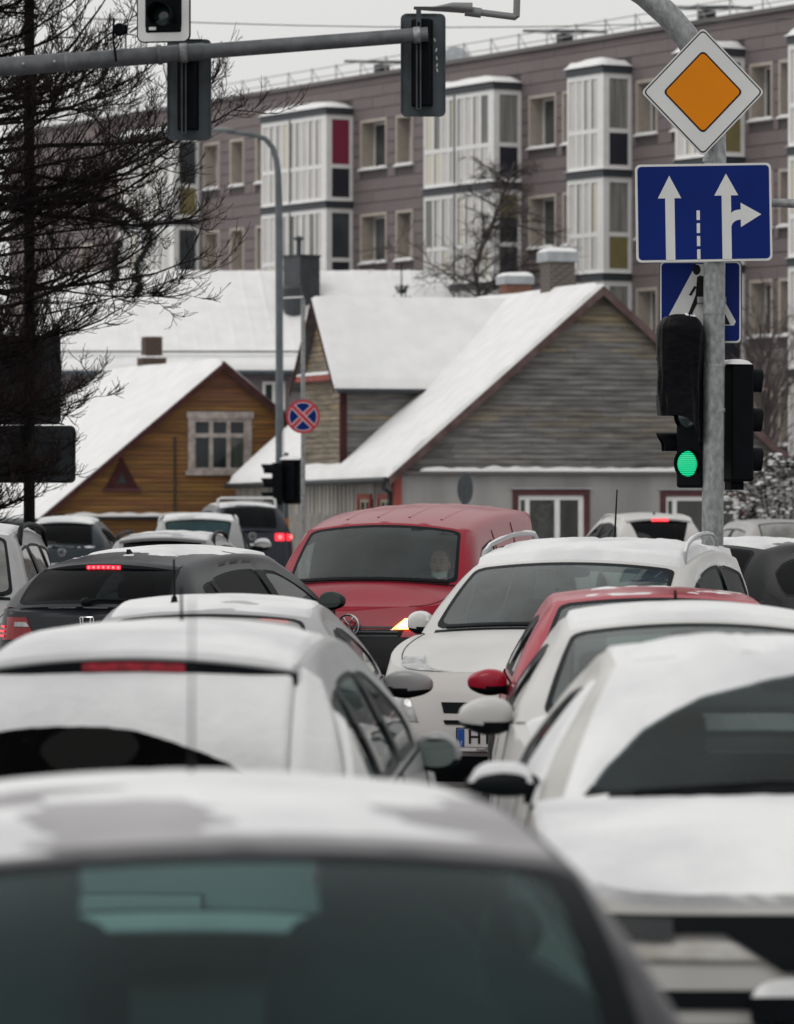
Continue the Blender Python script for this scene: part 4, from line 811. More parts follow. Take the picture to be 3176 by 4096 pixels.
# ------------------------------------------------------------------ trees
def limb(rnd, p, d, length, n, curl, wob):
    pts = [Vector(p)]; d = Vector(d).normalized()
    for i in range(n):
        d = (d + Vector((rnd.gauss(0, wob), rnd.gauss(0, wob), rnd.gauss(0, wob) + curl * (i / n)))).normalized(); pts.append(pts[-1] + d * length / n)
    return pts
BARK = mat('dark_wet_bark', (0.009, 0.0065, 0.0065), 0.85, var=0.4, scale=12, spec=0.15)
BARKR = mat('reddish_twig', (0.020, 0.0120, 0.0115), 0.8, spec=0.15)
def bare_tree(name, label, base, trunk_h, r0, limbs, rnd, l2=(9, 13), l3=(5, 8), k2=0.42, k3=0.42, curl=0.16, mt=(BARK, BARKR), tw=0.0035, l4=0):
    o = thing(name, label, 'tree', base)
    t = MB(); tp = [Vector((rnd.gauss(0, 0.04) * i, rnd.gauss(0, 0.04) * i, trunk_h * i / 8)) for i in range(9)]; t.tube(tp, [r0 * (1 - 0.085 * i) for i in range(9)], 12); t.build('trunk', mt[0], o, angle=60)
    b = MB()
    for z, d, ln, rad in limbs:
        f = min(7.99, z / trunk_h * 8); i = int(f); p = tp[i].lerp(tp[i + 1], f - i)
        A = limb(rnd, p, d, ln, 9, curl * 0.6, 0.09); b.mi = 0
        b.tube(A, [rad * (1 - 0.09 * j) for j in range(10)], 5, False)
        for _ in range(rnd.randint(*l2)):
            s = rnd.uniform(0.12, 1.0); f = s * 8.99; j = int(f); q = A[j].lerp(A[j + 1], f - j); da = (A[j + 1] - A[j]).normalized()
            d2 = (da * rnd.uniform(0.5, 1.0) + Vector((rnd.gauss(0, 0.5), rnd.gauss(0, 0.5), rnd.gauss(0.12, 0.33)))).normalized()
            l2_ = ln * k2 * rnd.uniform(0.55, 1.15) * (1.15 - 0.6 * s); r2 = rad * 0.38 * (1.1 - 0.5 * s)
            B = limb(rnd, q, d2, l2_, 6, curl, 0.12); b.mi = 0; b.tube(B, [max(tw, r2 * (1 - 0.13 * j)) for j in range(7)], 4, False)
            for _ in range(rnd.randint(*l3)):
                s3 = rnd.uniform(0.15, 1.0); f = s3 * 5.99; j = int(f); q3 = B[j].lerp(B[j + 1], f - j); db = (B[j + 1] - B[j]).normalized()
                d3 = (db + Vector((rnd.gauss(0, 0.5), rnd.gauss(0, 0.5), rnd.gauss(0.2, 0.35)))).normalized()
                D = limb(rnd, q3, d3, l2_ * k3 * rnd.uniform(0.5, 1.2), 4, curl * 1.3, 0.14); b.mi = 1; b.tube(D, [max(tw, r2 * 0.45), tw * 1.2, tw, tw, tw * 0.8], 3, False)
                for _ in range(l4):
                    j = rnd.randrange(1, 4); E = limb(rnd, D[j], (D[j + 1] - D[j]).normalized() + Vector((rnd.gauss(0, 0.6), rnd.gauss(0, 0.6), rnd.gauss(0.25, 0.3))), rnd.uniform(0.06, 0.16), 2, 0.2, 0.1); b.tube(E, [tw * 0.9, tw * 0.8, tw * 0.9], 3, False)
    b.build('crown', list(mt), o); return o
rnd = random.Random(11)
TDD = 47.5; base = at(-300, 2000, TDD); base.z = 0
prof = [(1.2, 1.35), (2.4, 1.75), (3.0, 1.85), (3.7, 2.55), (4.5, 3.3), (5.5, 3.2), (6.1, 2.45), (7.0, 1.9), (8.5, 1.5)]
def reach(z):
    for (a, b), (c, d) in zip(prof[:-1], prof[1:]):
        if a <= z <= c: return b + (d - b) * (z - a) / (c - a)
    return prof[-1][1]
limbs = []
for i in range(92):
    z = 1.7 + 6.6 * (i + rnd.random()) / 92; az = R(rnd.uniform(-62, 62) if i % 5 else rnd.uniform(90, 270))
    el = rnd.uniform(-0.22, 0.22); ln = (reach(min(z, 8.4)) + 0.12) * rnd.uniform(0.78, 1.04)
    limbs.append((z, (math.cos(az), math.sin(az), el), ln, rnd.uniform(0.018, 0.042)))
bare_tree('bare_tree', 'large dark bare tree with dense upturned twigs at left edge', base, 9.0, 0.2, limbs, rnd, (12, 16), (7, 11), 0.38, 0.42, 0.26, l4=2, tw=0.0036)
# small weeping tree before the flats
rnd = random.Random(5); base = at(1938, 1300, 116.5); base.z = gz(0, 116.5)
limbs = []
for i in range(40):
    z = 6.2 + 4.4 * rnd.random(); az = R(rnd.uniform(0, 360)); ln = 2.8 * (1.0 - 0.6 * max(0, z - 7.4) / 3.6) * rnd.uniform(0.7, 1.1); limbs.append((z, (math.cos(az), math.sin(az), rnd.uniform(0.3, 0.8)), ln, 0.032))
bare_tree('weeping_tree', 'small bare weeping tree in front of the apartment windows', base, 11.0, 0.10, limbs, rnd, (7, 11), (6, 9), 0.42, 0.55, -0.22, (mat('far_bark', (0.050, 0.042, 0.040), 0.9), mat('far_twig', (0.075, 0.062, 0.058), 0.9)), tw=0.0062)
rnd = random.Random(9); base = at(3060, 1300, 108.5); base.z = gz(0, 108)
limbs = [(1.5 + 4.5 * rnd.random(), (rnd.gauss(0, 0.45), rnd.gauss(0, 0.45), 1.0), rnd.uniform(1.4, 2.8), 0.03) for i in range(24)]
bare_tree('bare_sapling', 'thin bare sapling with upright twigs behind right traffic light', base, 6.0, 0.09, limbs, rnd, (6, 9), (4, 6), 0.45, 0.45, 0.1, (MATS['far_bark'], MATS['far_twig']), tw=0.0075)

def needles(m, pts, rnd, n, ln, droop=0.0):
    for _ in range(n):
        f = rnd.random() * (len(pts) - 1.001); i = int(f); p = pts[i].lerp(pts[i + 1], f - i)
        d = Vector((rnd.gauss(0, 1), rnd.gauss(0, 1), rnd.gauss(-droop, 0.8))).normalized() * ln * rnd.uniform(0.6, 1.2); s = d.orthogonal().normalized() * ln * 0.13
        m.add([p - s, p + s, p + d], [(0, 1, 2)])
SPR = mat('dark_spruce_needles', (0.010, 0.020, 0.014), 0.8, var=0.4, scale=6)
rnd = random.Random(3)
D_ = 60.0; b0 = at(470, 2000, D_); b0.z = 0
WS = thing('weeping_spruce', 'dark green drooping spruce half hidden in bare twigs', 'tree', b0)
hx = lambda px, py: Vector(((px - 470) * D_ / F, 0, EYE - (py - HOR) * D_ / F))
main = [Vector(((-160 - 470) * D_ / F, 0, 0)), hx(-160, 1500), hx(-100, 1000), hx(180, 820), hx(330, 770), hx(455, 810)]
MB().tube(main, [0.09, 0.07, 0.06, 0.05, 0.035, 0.02], 8).build('trunk', BARK, WS, angle=60)
fo = MB()
arms = [[(455, 812), (500, 835), (555, 870), (605, 930), (600, 985), (560, 1040), (545, 1100), (565, 1150), (540, 1190)], [(330, 770), (400, 850), (470, 880), (520, 940)], [(480, 960), (455, 1040), (470, 1100), (440, 1150)]]
for k, a in enumerate(arms):
    pts = [hx(*q) + Vector((0, 0.1 * k - 0.2, 0)) for q in a]; fo.tube(pts, 0.016, 4, False); needles(fo, pts, rnd, 700 if k == 0 else 260, 0.12, 0.3)
needles(fo, main[4:], rnd, 250, 0.12, 0.2); fo.build('crown', SPR, WS)
D_ = 116.0; b0 = at(1606, 2000, D_); b0.z = gz(0, D_); rnd = random.Random(8)
ST = thing('spruce_top', 'dark spruce tip poking above the snowy roof ridge', 'tree', b0); top = 7.55; fo = MB()
MB().tube([(0, 0, 0), (0, 0, top + 0.35 - b0.z)], [0.09, 0.015], 6).build('trunk', BARK, ST, angle=60)
for z in [2.0 + 0.28 * i for i in range(21)]:
    r = (7.9 - z) * 0.27 + 0.08
    for j in range(7):
        a = 2 * math.pi * (j + rnd.random()) / 7; pts = [Vector((0, 0, z)), Vector((math.cos(a) * r * 0.6, math.sin(a) * r * 0.6, z - 0.02)), Vector((math.cos(a) * r, math.sin(a) * r, z + 0.16))]
        fo.tube(pts, 0.012, 3, False); needles(fo, pts, rnd, 40, 0.10)
fo.build('crown', SPR, ST)
# snow-laden bush at the right
rnd = random.Random(6); D_ = 88.5; b0 = at(3120, 2000, D_); b0.z = gz(0, D_)
SB = thing('snowy_bush', 'dark leafy bush dusted with snow at right edge', 'bush', b0)
lf, sn, st = MB(), MB(), MB()
for i in range(2600):
    a = rnd.uniform(0, 2 * math.pi); h = rnd.random() ** 0.7; z = 0.2 + 2.45 * h; rr = 1.15 * math.sqrt(max(0.02, 1 - (h - 0.42) ** 2 / 0.36)) * rnd.uniform(0.55, 1.0) * (1 + 0.25 * math.sin(3 * a + 5 * h)); p = Vector((math.cos(a) * rr, math.sin(a) * rr, z))
    d = Vector((math.cos(a) + rnd.gauss(0, 0.5), math.sin(a) + rnd.gauss(0, 0.5), rnd.gauss(-0.1, 0.5))).normalized(); s = d.cross(Vector((0, 0, 1)) + Vector((rnd.gauss(0, .4), 0, 0))).normalized() * 0.05; L_ = rnd.uniform(0.07, 0.13)
    lf.mi = rnd.randrange(2); lf.add([p, p + d * L_ * 0.5 + s, p + d * L_, p + d * L_ * 0.5 - s], [(0, 1, 2, 3)])
    if rnd.random() < 0.26: q = rnd.uniform(0.02, 0.06); sn.ellip(p + d * L_ * 0.5 + Vector((0, 0, 0.02)), (q * rnd.uniform(0.8, 1.5), q * 1.2, q * 0.6), 6, 4)
for i in range(40):
    a = rnd.uniform(0, 2 * math.pi); r = rnd.uniform(0.3, 1.0); st.tube([(0.1 * math.cos(a), 0.1 * math.sin(a), 0), (r * 0.6 * math.cos(a), r * 0.6 * math.sin(a), 1.0), (r * math.cos(a), r * math.sin(a), rnd.uniform(1.6, 2.5))], [0.02, 0.012, 0.005], 4, False)
st.build('stems', BARK, SB); tag(lf.build('foliage', [mat('bush_leaf', (0.020, 0.022, 0.018), 0.8), mat('bush_leaf_brown', (0.04, 0.028, 0.024), 0.8)], SB), kind='stuff'); tag(sn.build('snow', SNOW, SB, angle=60), kind='stuff')
# ------------------------------------------------------------------ vehicles
TYRE = mat('tyre_rubber', (0.018, 0.018, 0.019), 0.9, var=0.3); RIM = mat('alloy_rim', (0.25, 0.25, 0.26), 0.4, 0.7)
TRIM = mat('black_trim', (0.004, 0.006, 0.008), 0.5, spec=0.1); SEATM = mat('charcoal_seat', (0.022, 0.028, 0.032), 0.9); DASH = mat('dashboard', (0.014, 0.018, 0.020), 0.8)
CHROME = mat('chrome', (0.6, 0.6, 0.61), 0.15, 1.0); LAMPC = mat('clear_lamp', (0.45, 0.46, 0.46), 0.12, 0.3, var=0.4, scale=14, spec=0.8); REDL = mat('red_lamp', (0.22, 0.008, 0.012), 0.2, var=0.2, scale=30); REDDK = mat('dark_red_lamp', (0.05, 0.005, 0.008), 0.25)
REDON = mat('lit_red_lamp', (1.0, 0.02, 0.045), 0.3, emit=1.3); REDHOT = mat('lit_red_core', (1.0, 0.10, 0.10), 0.3, emit=3.0); AMBON = mat('lit_amber_lamp', (1.0, 0.34, 0.08), 0.3, emit=5.0)
MIRG = mat('mirror_glass', (0.35, 0.42, 0.40), 0.04, 0.9)
def paint(name, col, rough=0.32, dirt=0.18, metal=0.1, coat=0.12, spec=0.22):
    if name in MATS: return MATS[name]
    m = mat(name, col, rough, metal, coat=coat, spec=spec, var=dirt, scale=1.7, detail=8, lo=0.25, hi=0.75); return m
def pw_lin(tab, t):
    for (a, b), (c, d) in zip(tab[:-1], tab[1:]):
        if t <= c: return b + (d - b) * max(0, (t - a)) / (c - a)
    return tab[-1][1]
def sm(t): t = max(0.0, min(1.0, t)); return t * t * (3 - 2 * t)

class Car:
    """Body lofted from plan outlines, greenhouse from curved patches. Local +y is the car's front, +x its right."""
    def __init__(s, name, label, cat, loc, rz, pm, glass, L=4.2, W=1.76, cowl=(0.98, 1.0), rf=(0.25, 1.42, 0.56), rr=(-1.45, 1.42, 0.55), rb=(-1.85, 1.0), zhf=0.74, ztail=None,
                 n=5.0, crown=0.05, bow=0.22, rbow=0.10, hoodcrown=0.06, tailcrown=0.03, leanr=0.10, leanf=0.14, zs=0.2, hwtop=0.94, panes=None, rgl=None, wsm=(0.025, 0.05, 0.06), rwm=(0.05, 0.07, 0.10), ctail=None, arch=0.03, group=None, tum=1.35, rfh=0.07, strip=0.07, frit=0.018):
        s.o = thing(name, label, cat, loc, rz, group); s.pm = pm; s.gl = glass
        s.L, s.W, s.cowl, s.rf, s.rr, s.rb = L, W, cowl, rf, rr, rb; s.zhf = zhf; s.zt = ztail if ztail is not None else rb[1] - 0.02
        s.n, s.crown, s.bow, s.rbow, s.hc, s.tc, s.lr_, s.lf_, s.zs, s.hwtop, s.arch, s.tum, s.rfh = n, crown, bow, rbow, hoodcrown, tailcrown, leanr, leanf, zs, hwtop, arch, tum, rfh
        s.wsm, s.rwm = wsm, rwm; s.stw = strip; s.frit = frit; s.body = MB(); s.rgl = rgl or glass
        s.lower(); s.green(panes); s.parts()
    # --- plan outline
    def kw(s, f): return s.W / 2 * pw_lin([(0, 0.92), (0.15, 0.97), (0.45, 1.0), (0.75, 0.985), (1, s.hwtop)], f)
    def yf(s, f): return s.L / 2 - pw_lin([(0, 0.14), (0.2, 0.02), (0.45, 0.0), (0.8, s.lf_ * 0.4), (1, s.lf_)], f)
    def yr(s, f): return -s.L / 2 + pw_lin([(0, 0.12), (0.25, 0.0), (0.5, 0.01), (0.8, s.lr_ * 0.5), (1, s.lr_)], f)
    def ztop(s, y):
        if y >= s.cowl[0]: t = (y - s.cowl[0]) / (s.L / 2 - s.cowl[0]); return s.cowl[1] + (s.zhf - s.cowl[1]) * (0.45 * t + 0.55 * t ** 2.6)
        if y >= s.rb[0]: t = (y - s.rb[0]) / (s.cowl[0] - s.rb[0]); return s.rb[1] + (s.cowl[1] - s.rb[1]) * t
        t = min(1, (s.rb[0] - y) / max(0.02, s.rb[0] + s.L / 2)); return s.rb[1] + (s.zt - s.rb[1]) * t ** 1.5
    def hw(s, y, f=1.0):
        e = s.yf(f) if y > 0 else -s.yr(f); q = min(1.0, abs(y) / e); return s.kw(f) * (1 - q ** s.n) ** (1 / s.n)
    def endy(s, x, z, front):
        zt = s.zhf if front else s.zt; f = max(0, min(1, (z - s.zs) / (zt - s.zs))); e = s.yf(f) if front else s.yr(f); q = min(1, abs(x) / s.kw(f)); return e * (1 - q ** s.n) ** (1 / s.n)
    def lower(s):
        N = 72; rings = []
        fr = [0, 0.06, 0.15, 0.3, 0.45, 0.6, 0.75, 0.88, 0.96, 1.0]
        for f in fr:
            r = []
            for i in range(N):
                a = 2 * math.pi * i / N; ca, sa = math.cos(a), math.sin(a); e = 2 / s.n
                x = s.kw(f) * math.copysign(abs(ca) ** e, ca); y = (s.yf(f) if sa > 0 else -s.yr(f)) * math.copysign(abs(sa) ** e, sa)
                z = s.zs + (s.ztop(y) - s.zs) * f; r.append(Vector((x, y, z)))
            rings.append(r)
        s.body.loops(rings); s.body.poly(rings[0][::-1])
        s.hood = lambda u, v, h=0.0: (lambda y: (lambda w_: Vector(((2 * v - 1) * w_, y, s.ztop(y) + s.hc * (1 - (2 * v - 1) ** 2) * sm((s.yf(1) - y) / 0.5) + h)))(s.hw(y)))(s.cowl[0] - 0.12 + (s.yf(1) * 0.9999 - s.cowl[0] + 0.12) * (1 - (1 - u) ** 1.6))
        s.body.grid(lambda u, v: s.hood(u, v), 22, 18)
        y1 = s.rb[0] + 0.08
        s.deck = lambda u, v, h=0.0: (lambda y: (lambda w_: Vector(((2 * v - 1) * w_, y, s.ztop(y) + s.tc * (1 - (2 * v - 1) ** 2) * sm((y - s.yr(1)) / 0.12) + h)))(s.hw(y)))(y1 + (s.yr(1) * 0.9999 - y1) * (1 - (1 - u) ** 1.6))
        s.body.grid(lambda u, v: s.deck(u, v), 14, 18)
    # --- greenhouse
    def belt(s, y): return s.ztop(max(s.rb[0], min(s.cowl[0], y)))
    def X(s, y, z):
        t = (y - s.rr[0]) / (s.rf[0] - s.rr[0]); t = max(-0.3, min(1.3, t)); wr = s.rr[2] + (s.rf[2] - s.rr[2]) * t; zr = s.rr[1] + (s.rf[1] - s.rr[1]) * t - 0.07
        zb = s.belt(y); q = max(0, min(1.2, (z - zb) / max(0.1, zr - zb))); hb = s.hw(y) - 0.012; return hb + (wr - hb) * q ** s.tum
    def green(s, panes):
        V = Vector
        q2 = lambda a, b, bl, t: a.lerp(b, t) + bl * (4 * t * (1 - t))
        iC = V((s.hw(s.cowl[0]) - 0.075, s.cowl[0], s.cowl[1] + 0.005)); iF = V((s.rf[2] - s.stw, s.rf[0], s.rf[1])); iR = V((s.rr[2] - s.stw, s.rr[0], s.rr[1])); iB = V((s.hw(s.rb[0]) - 0.02 - s.stw, s.rb[0], s.rb[1] + 0.005))
        oC = V((0, s.cowl[0] - 0.10, s.cowl[1] - 0.004)); oF = V((0, s.rf[0] - 0.16, s.rf[1] - s.rfh)); oR = V((0, s.rr[0] + 0.13, s.rr[1] - s.rfh - 0.01)); oB = V((0, s.rb[0] + 0.10, s.rb[1] - 0.004))
        def onside(p): p = p.copy(); p.x = s.X(p.y, p.z); return p
        bA, bR, bC = V((0, 0.0, 0.035)), V((0, 0, s.arch)), V((0, -0.05, 0.035))
        inA = lambda t: q2(iC, iF, bA, t); inR = lambda t: q2(iF, iR, bR, t); inC = lambda t: q2(iR, iB, bC, t)
        ouA = lambda t: onside(q2(oC, oF, bA, t)); ouR = lambda t: onside(q2(oF, oR, bR * 1.0, t)); ouC = lambda t: onside(q2(oR, oB, bC, t))
        mir = lambda p: V((-p.x, p.y, p.z))
        # centre-line bulges
        def patch(c0, c1, side0, side1):     # u across (left to right) ; v from curve c0 to c1 ; sides are functions of v
            def fn(u, v):
                return c0(u) * (1 - v) + c1(u) * v + side0(v) * (1 - u) + side1(v) * u - ((c0(0) * (1 - u) + c0(1) * u) * (1 - v) + (c1(0) * (1 - u) + c1(1) * u) * v)
            return fn
        cB = lambda u: q2(mir(iC), iC, V((0, s.bow, 0.035)), u); cF = lambda u: q2(mir(iF), iF, V((0, s.bow * 0.45, s.crown)), u)
        cR = lambda u: q2(mir(iR), iR, V((0, -s.rbow * 0.8, s.crown)), u); cT = lambda u: q2(mir(iB), iB, V((0, -s.rbow, 0.02)), u)
        s.cR = cR; s.cF = cF
        s.WS = patch(cB, cF, lambda v: mir(inA(v)), inA); s.RO = patch(cF, cR, lambda v: mir(inR(v)), inR); s.RW = patch(cR, cT, lambda v: mir(inC(v)), inC)
        s.body.grid(s.RO, 20, 24)
        for sg in (1, -1):
            f = (lambda p: p) if sg > 0 else mir
            for i_, o_, n_ in ((inA, ouA, 10), (inR, ouR, 24), (inC, ouC, 10)):
                s.body.grid(lambda u, v, i_=i_, o_=o_, f=f: f(i_(u).lerp(o_(u), v) + (V((0.012, 0, 0.012)) * 4 * v * (1 - v))), n_, 3)
        s.ring(s.WS, s.wsm, 'windshield', s.gl, True); s.ring(s.RW, s.rwm, 'rear_window', s.rgl, False)
        # side sheets
        top = [ouC(1 - i / 10) for i in range(10)] + [ouR(1 - i / 24) for i in range(24)] + [ouA(1 - i / 10) for i in range(11)]
        def zt(y):
            for a, b in zip(top[:-1], top[1:]):
                if a.y <= y <= b.y: return a.z + (b.z - a.z) * (y - a.y) / max(1e-6, b.y - a.y)
            return s.belt(y)
        s.zt_side = zt
        if panes is None: a, b = s.rb[0] + 0.42, s.cowl[0] - 0.42; m_ = (a + b) / 2 - 0.05; panes = [(a, m_ - 0.05), (m_ + 0.05, b)]
        ys = sorted(set([p.y for p in top] + [q for p in panes for q in p[:2]] + [q for p in panes for q in [p[0] + (p[1] - p[0]) * i / 12 for i in range(13)]]))
        def pn(y, p):
            r = 0.06; dx = min(y - p[0], p[1] - y); k = r - math.sqrt(max(0, r * r - (r - min(r, dx)) ** 2)); lo = s.belt(y) + 0.025 + k; hi = zt(y) - 0.045 - k; return lo, max(lo + 0.001, hi)
        for sg in (1, -1):
            P = lambda y, z, off=0.0: V((sg * (s.X(y, z) + off), y, z))
            for y0, y1 in zip(ys[:-1], ys[1:]):
                if y1 - y0 < 1e-5: continue
                ym = (y0 + y1) / 2; p = next((p for p in panes if p[0] < ym < p[1]), None)
                if p:
                    (l0, h0), (l1, h1) = pn(y0, p), pn(y1, p)
                    for (a0, b0), (a1, b1), k in (((s.belt(y0), l0), (s.belt(y1), l1), 2), ((h0, zt(y0)), (h1, zt(y1)), 2)):
                        s.body.grid(lambda u, v: P(y0 + (y1 - y0) * u, (a0 + (b0 - a0) * v) * (1 - u) + (a1 + (b1 - a1) * v) * u), 1, k)
                else: s.body.grid(lambda u, v: P(y0 + (y1 - y0) * u, (s.belt(y0) + (zt(y0) - s.belt(y0)) * v) * (1 - u) + (s.belt(y1) + (zt(y1) - s.belt(y1)) * v) * u), 1, 8)
            for p in panes:
                if len(p) > 2 and p[2] == 'solid': continue
                N = 20; yy = [p[0] + (p[1] - p[0]) * i / N for i in range(N + 1)]
                outer = [(y, pn(y, p)[0]) for y in yy] + [(y, pn(y, p)[1]) for y in reversed(yy)]
                cy = sum(q[0] for q in outer) / len(outer); cz = sum(q[1] for q in outer) / len(outer)
                w_ = p[1] - p[0]; kx_ = max(0.5, 1 - 0.05 / w_); kz_ = max(0.5, 1 - 0.05 / max(0.1, max(q[1] for q in outer) - min(q[1] for q in outer)))
                inn = [(cy + (q[0] - cy) * kx_, cz + (q[1] - cz) * kz_) for q in outer]
                g_ = MB(); g_.loops([[P(cy + (q[0] - cy) * k, cz + (q[1] - cz) * k, -0.008) for q in inn] for k in (1, 0.75, 0.5, 0.25, 0.02)]); go = g_.build('side_window', p[2] if len(p) > 2 else s.gl, s.o, angle=60)
                t_ = MB(); t_.loops([[P(q[0], q[1], 0.002) for q in outer], [P(q[0], q[1], -0.008) for q in inn]]); t_.build('trim', TRIM, go, angle=60)
            # black pillars between neighbouring panes
            for p, q in zip(panes[:-1], panes[1:]):
                if q[0] - p[1] < 0.2 and not (len(p) > 2 and p[2] == 'solid'):
                    MB().grid(lambda u, v: P(p[1] - 0.012 + (q[0] - p[1] + 0.024) * u, (lambda y: s.belt(y) + 0.03 + (zt(y) - 0.05 - s.belt(y) - 0.03) * v)(p[1] + (q[0] - p[1]) * u), 0.003), 2, 8).build('pillar_trim', TRIM, s.o)
    def ring(s, fn, mg, name, gm, front):
        mu, m0, m1 = mg; ch = 24
        per = [(i / ch, 0) for i in range(ch)] + [(1, i / ch) for i in range(ch)] + [(1 - i / ch, 1) for i in range(ch)] + [(0, 1 - i / ch) for i in range(ch)]
        def rr(m_u, a, b, r):
            out_ = []
            for u, v in per:
                p = Vector((m_u + (1 - 2 * m_u) * u, a + (1 - a - b) * v)); c = Vector((max(m_u + r, min(1 - m_u - r, p.x)), max(a + r * 1.6, min(1 - b - r * 1.6, p.y)))); d = p - c; d2 = Vector((d.x, d.y / 1.6))
                if d2.length > r: d2 = d2.normalized() * r; p = c + Vector((d2.x, d2.y * 1.6))
                out_.append((p.x, p.y))
            return out_
        A, B = rr(mu, m0, m1, 0.05), rr(mu + s.frit, m0 + 0.045, m1 + 0.05, 0.05)
        nrm = lambda u, v: -(fn(min(1, u + 0.01), v) - fn(max(0, u - 0.01), v)).cross(fn(u, min(1, v + 0.01)) - fn(u, max(0, v - 0.01))).normalized()
        P = lambda q, off=0.0: fn(*q) + nrm(*q) * off
        mid = [((a[0] + b[0]) / 2, (a[1] + b[1]) / 2) for a, b in zip(per, A)]
        s.body.loops([[fn(*q) for q in per], [fn(*q) for q in mid], [fn(*q) for q in A]])
        g_ = MB(); c = (0.5, (m0 + 1 - m1) / 2)
        rings = [[P((c[0] + (q[0] - c[0]) * k, c[1] + (q[1] - c[1]) * k), 0.0) for q in B] for k in (1, 0.85, 0.68, 0.5, 0.32, 0.15, 0.01)]; g_.loops(rings); go = g_.build(name, gm, s.o, angle=60)
        t_ = MB(); t_.loops([[P(q, 0.0) for q in A], [P(q, 0.003) for q in A], [P(q, 0.001) for q in B]]); t_.build('trim', TRIM, go, angle=60)
        setattr(s, name, go)
    def parts(s):
        s.body_o = None
        MB().span((-s.W / 2 + 0.14, s.rb[0] + 0.1, 0.25), (s.W / 2 - 0.14, s.cowl[0] + 0.05, 0.42)).build('floor', DASH, s.o)
        d = MB(); w_ = s.hw(s.cowl[0]) - 0.12; d.grid(lambda u, v: Vector(((2 * v - 1) * w_, s.cowl[0] + s.bow * 0.5 - 0.75 * u, s.cowl[1] - 0.07 - 0.08 * u ** 2 + 0.02 * math.sin(math.pi * v))), 6, 8); d.span((-w_, s.cowl[0] - 0.55, 0.5), (w_, s.cowl[0] - 0.35, s.cowl[1] - 0.12)); d.build('dashboard', DASH, s.o, angle=40)
        for sg in (-1, 1):
            MB().tube([(lambda q: Vector((sg * abs(q.x), q.y, q.z + 0.001)))(s.hood(0.10 + 0.86 * i / 14, 0.955)) for i in range(15)], 0.0035, 4).build('bonnet_gap', TRIM, s.o)
            for yd in (s.cowl[0] - 0.25, s.cowl[0] - 1.35):
                MB().tube([Vector((sg * (s.hw(yd, f) + 0.0005), yd, s.zs + (s.ztop(yd) - s.zs) * f)) for f in [0.12 + 0.88 * i / 8 for i in range(9)]], 0.004, 4).build('door_gap', TRIM, s.o)
        MB().tube([(lambda q: q + Vector((0, 0, 0.001)))(s.deck(0.55, i / 16)) for i in range(1, 16)], 0.0035, 4).build('tailgate_gap', TRIM, s.o)
        MB().ellip(s.WS(0.5, 0.84) + Vector((0, -0.09, -0.03)), (0.115, 0.02, 0.034), 14, 8, 0.6).tube([s.WS(0.5, 0.84) + Vector((0, -0.08, -0.02)), s.WS(0.5, 0.92) + Vector((0, -0.02, 0))], 0.012, 6).build('interior_mirror', TRIM, s.o, angle=50)
        ys = s.cowl[0] - 1.15
        for sx in (-0.36, 0.36): s.seat(sx, ys)
        yb = max(s.rb[0] + 0.35, ys - 0.95); b = MB(); b.grid(lambda u, v: Vector(((2 * v - 1) * (s.W / 2 - 0.25), yb + 0.1 - 0.2 * u + 0.0, 0.5 + 0.5 * u)), 4, 6); b.span((-s.W / 2 + 0.25, yb, 0.42), (s.W / 2 - 0.25, yb + 0.5, 0.55)); b.build('rear_bench', SEATM, s.o, angle=40)
        for sx in (-0.38, 0.38): MB().ellip((sx, yb - 0.12, 1.0), (0.13, 0.05, 0.08), 14, 8, 0.6).build('headrest', SEATM, s.o, angle=50)
        st = MB(); c = Vector((-0.36, s.cowl[0] - 0.42, s.cowl[1] - 0.06)); rot = Matrix.Rotation(R(62), 3, 'X'); st.tube([c + rot @ Vector((0.18 * math.cos(t), 0.18 * math.sin(t), 0)) for t in [2 * math.pi * i / 20 for i in range(21)]], 0.016, 6, False); st.ellip(c, (0.05, 0.03, 0.05)); st.build('steering_wheel', TRIM, s.o, angle=60)
        for sx in (-1, 1):
            for yw in (s.L / 2 - 0.82, -s.L / 2 + 0.75):
                x = sx * (s.W / 2 - 0.015)
                ar = MB(); ar.add([(x + sx * 0.012, yw, 0.32)] + [(x + sx * 0.012, yw + 0.37 * math.cos(t), max(s.zs, 0.32 + 0.37 * math.sin(t))) for t in [math.pi * i / 20 for i in range(21)]], [(0, i, i + 1) for i in range(1, 21)]); ar.build('wheel_arch', TRIM, s.o)
                prof_ = [(0.20, -0.10), (0.30, -0.105), (0.318, -0.07), (0.32, 0.0), (0.318, 0.06), (0.30, 0.095), (0.22, 0.09)]
                t_ = MB(); t_.loops([[Vector((x + sx * (b + -0.06), yw + a * math.cos(q), 0.32 + a * math.sin(q))) for q in [2 * math.pi * i / 28 for i in range(28)]] for a, b in prof_]); wo = t_.build('wheel', TYRE, s.o, angle=40)
                r_ = MB(); r_.loops([[Vector((x + sx * (b - 0.06), yw + a * math.cos(q), 0.32 + a * math.sin(q))) for q in [2 * math.pi * i / 28 for i in range(28)]] for a, b in ((0.225, 0.09), (0.2, 0.085), (0.17, 0.05), (0.05, 0.07), (0.01, 0.07))]); r_.build('rim', RIM, wo, angle=40)
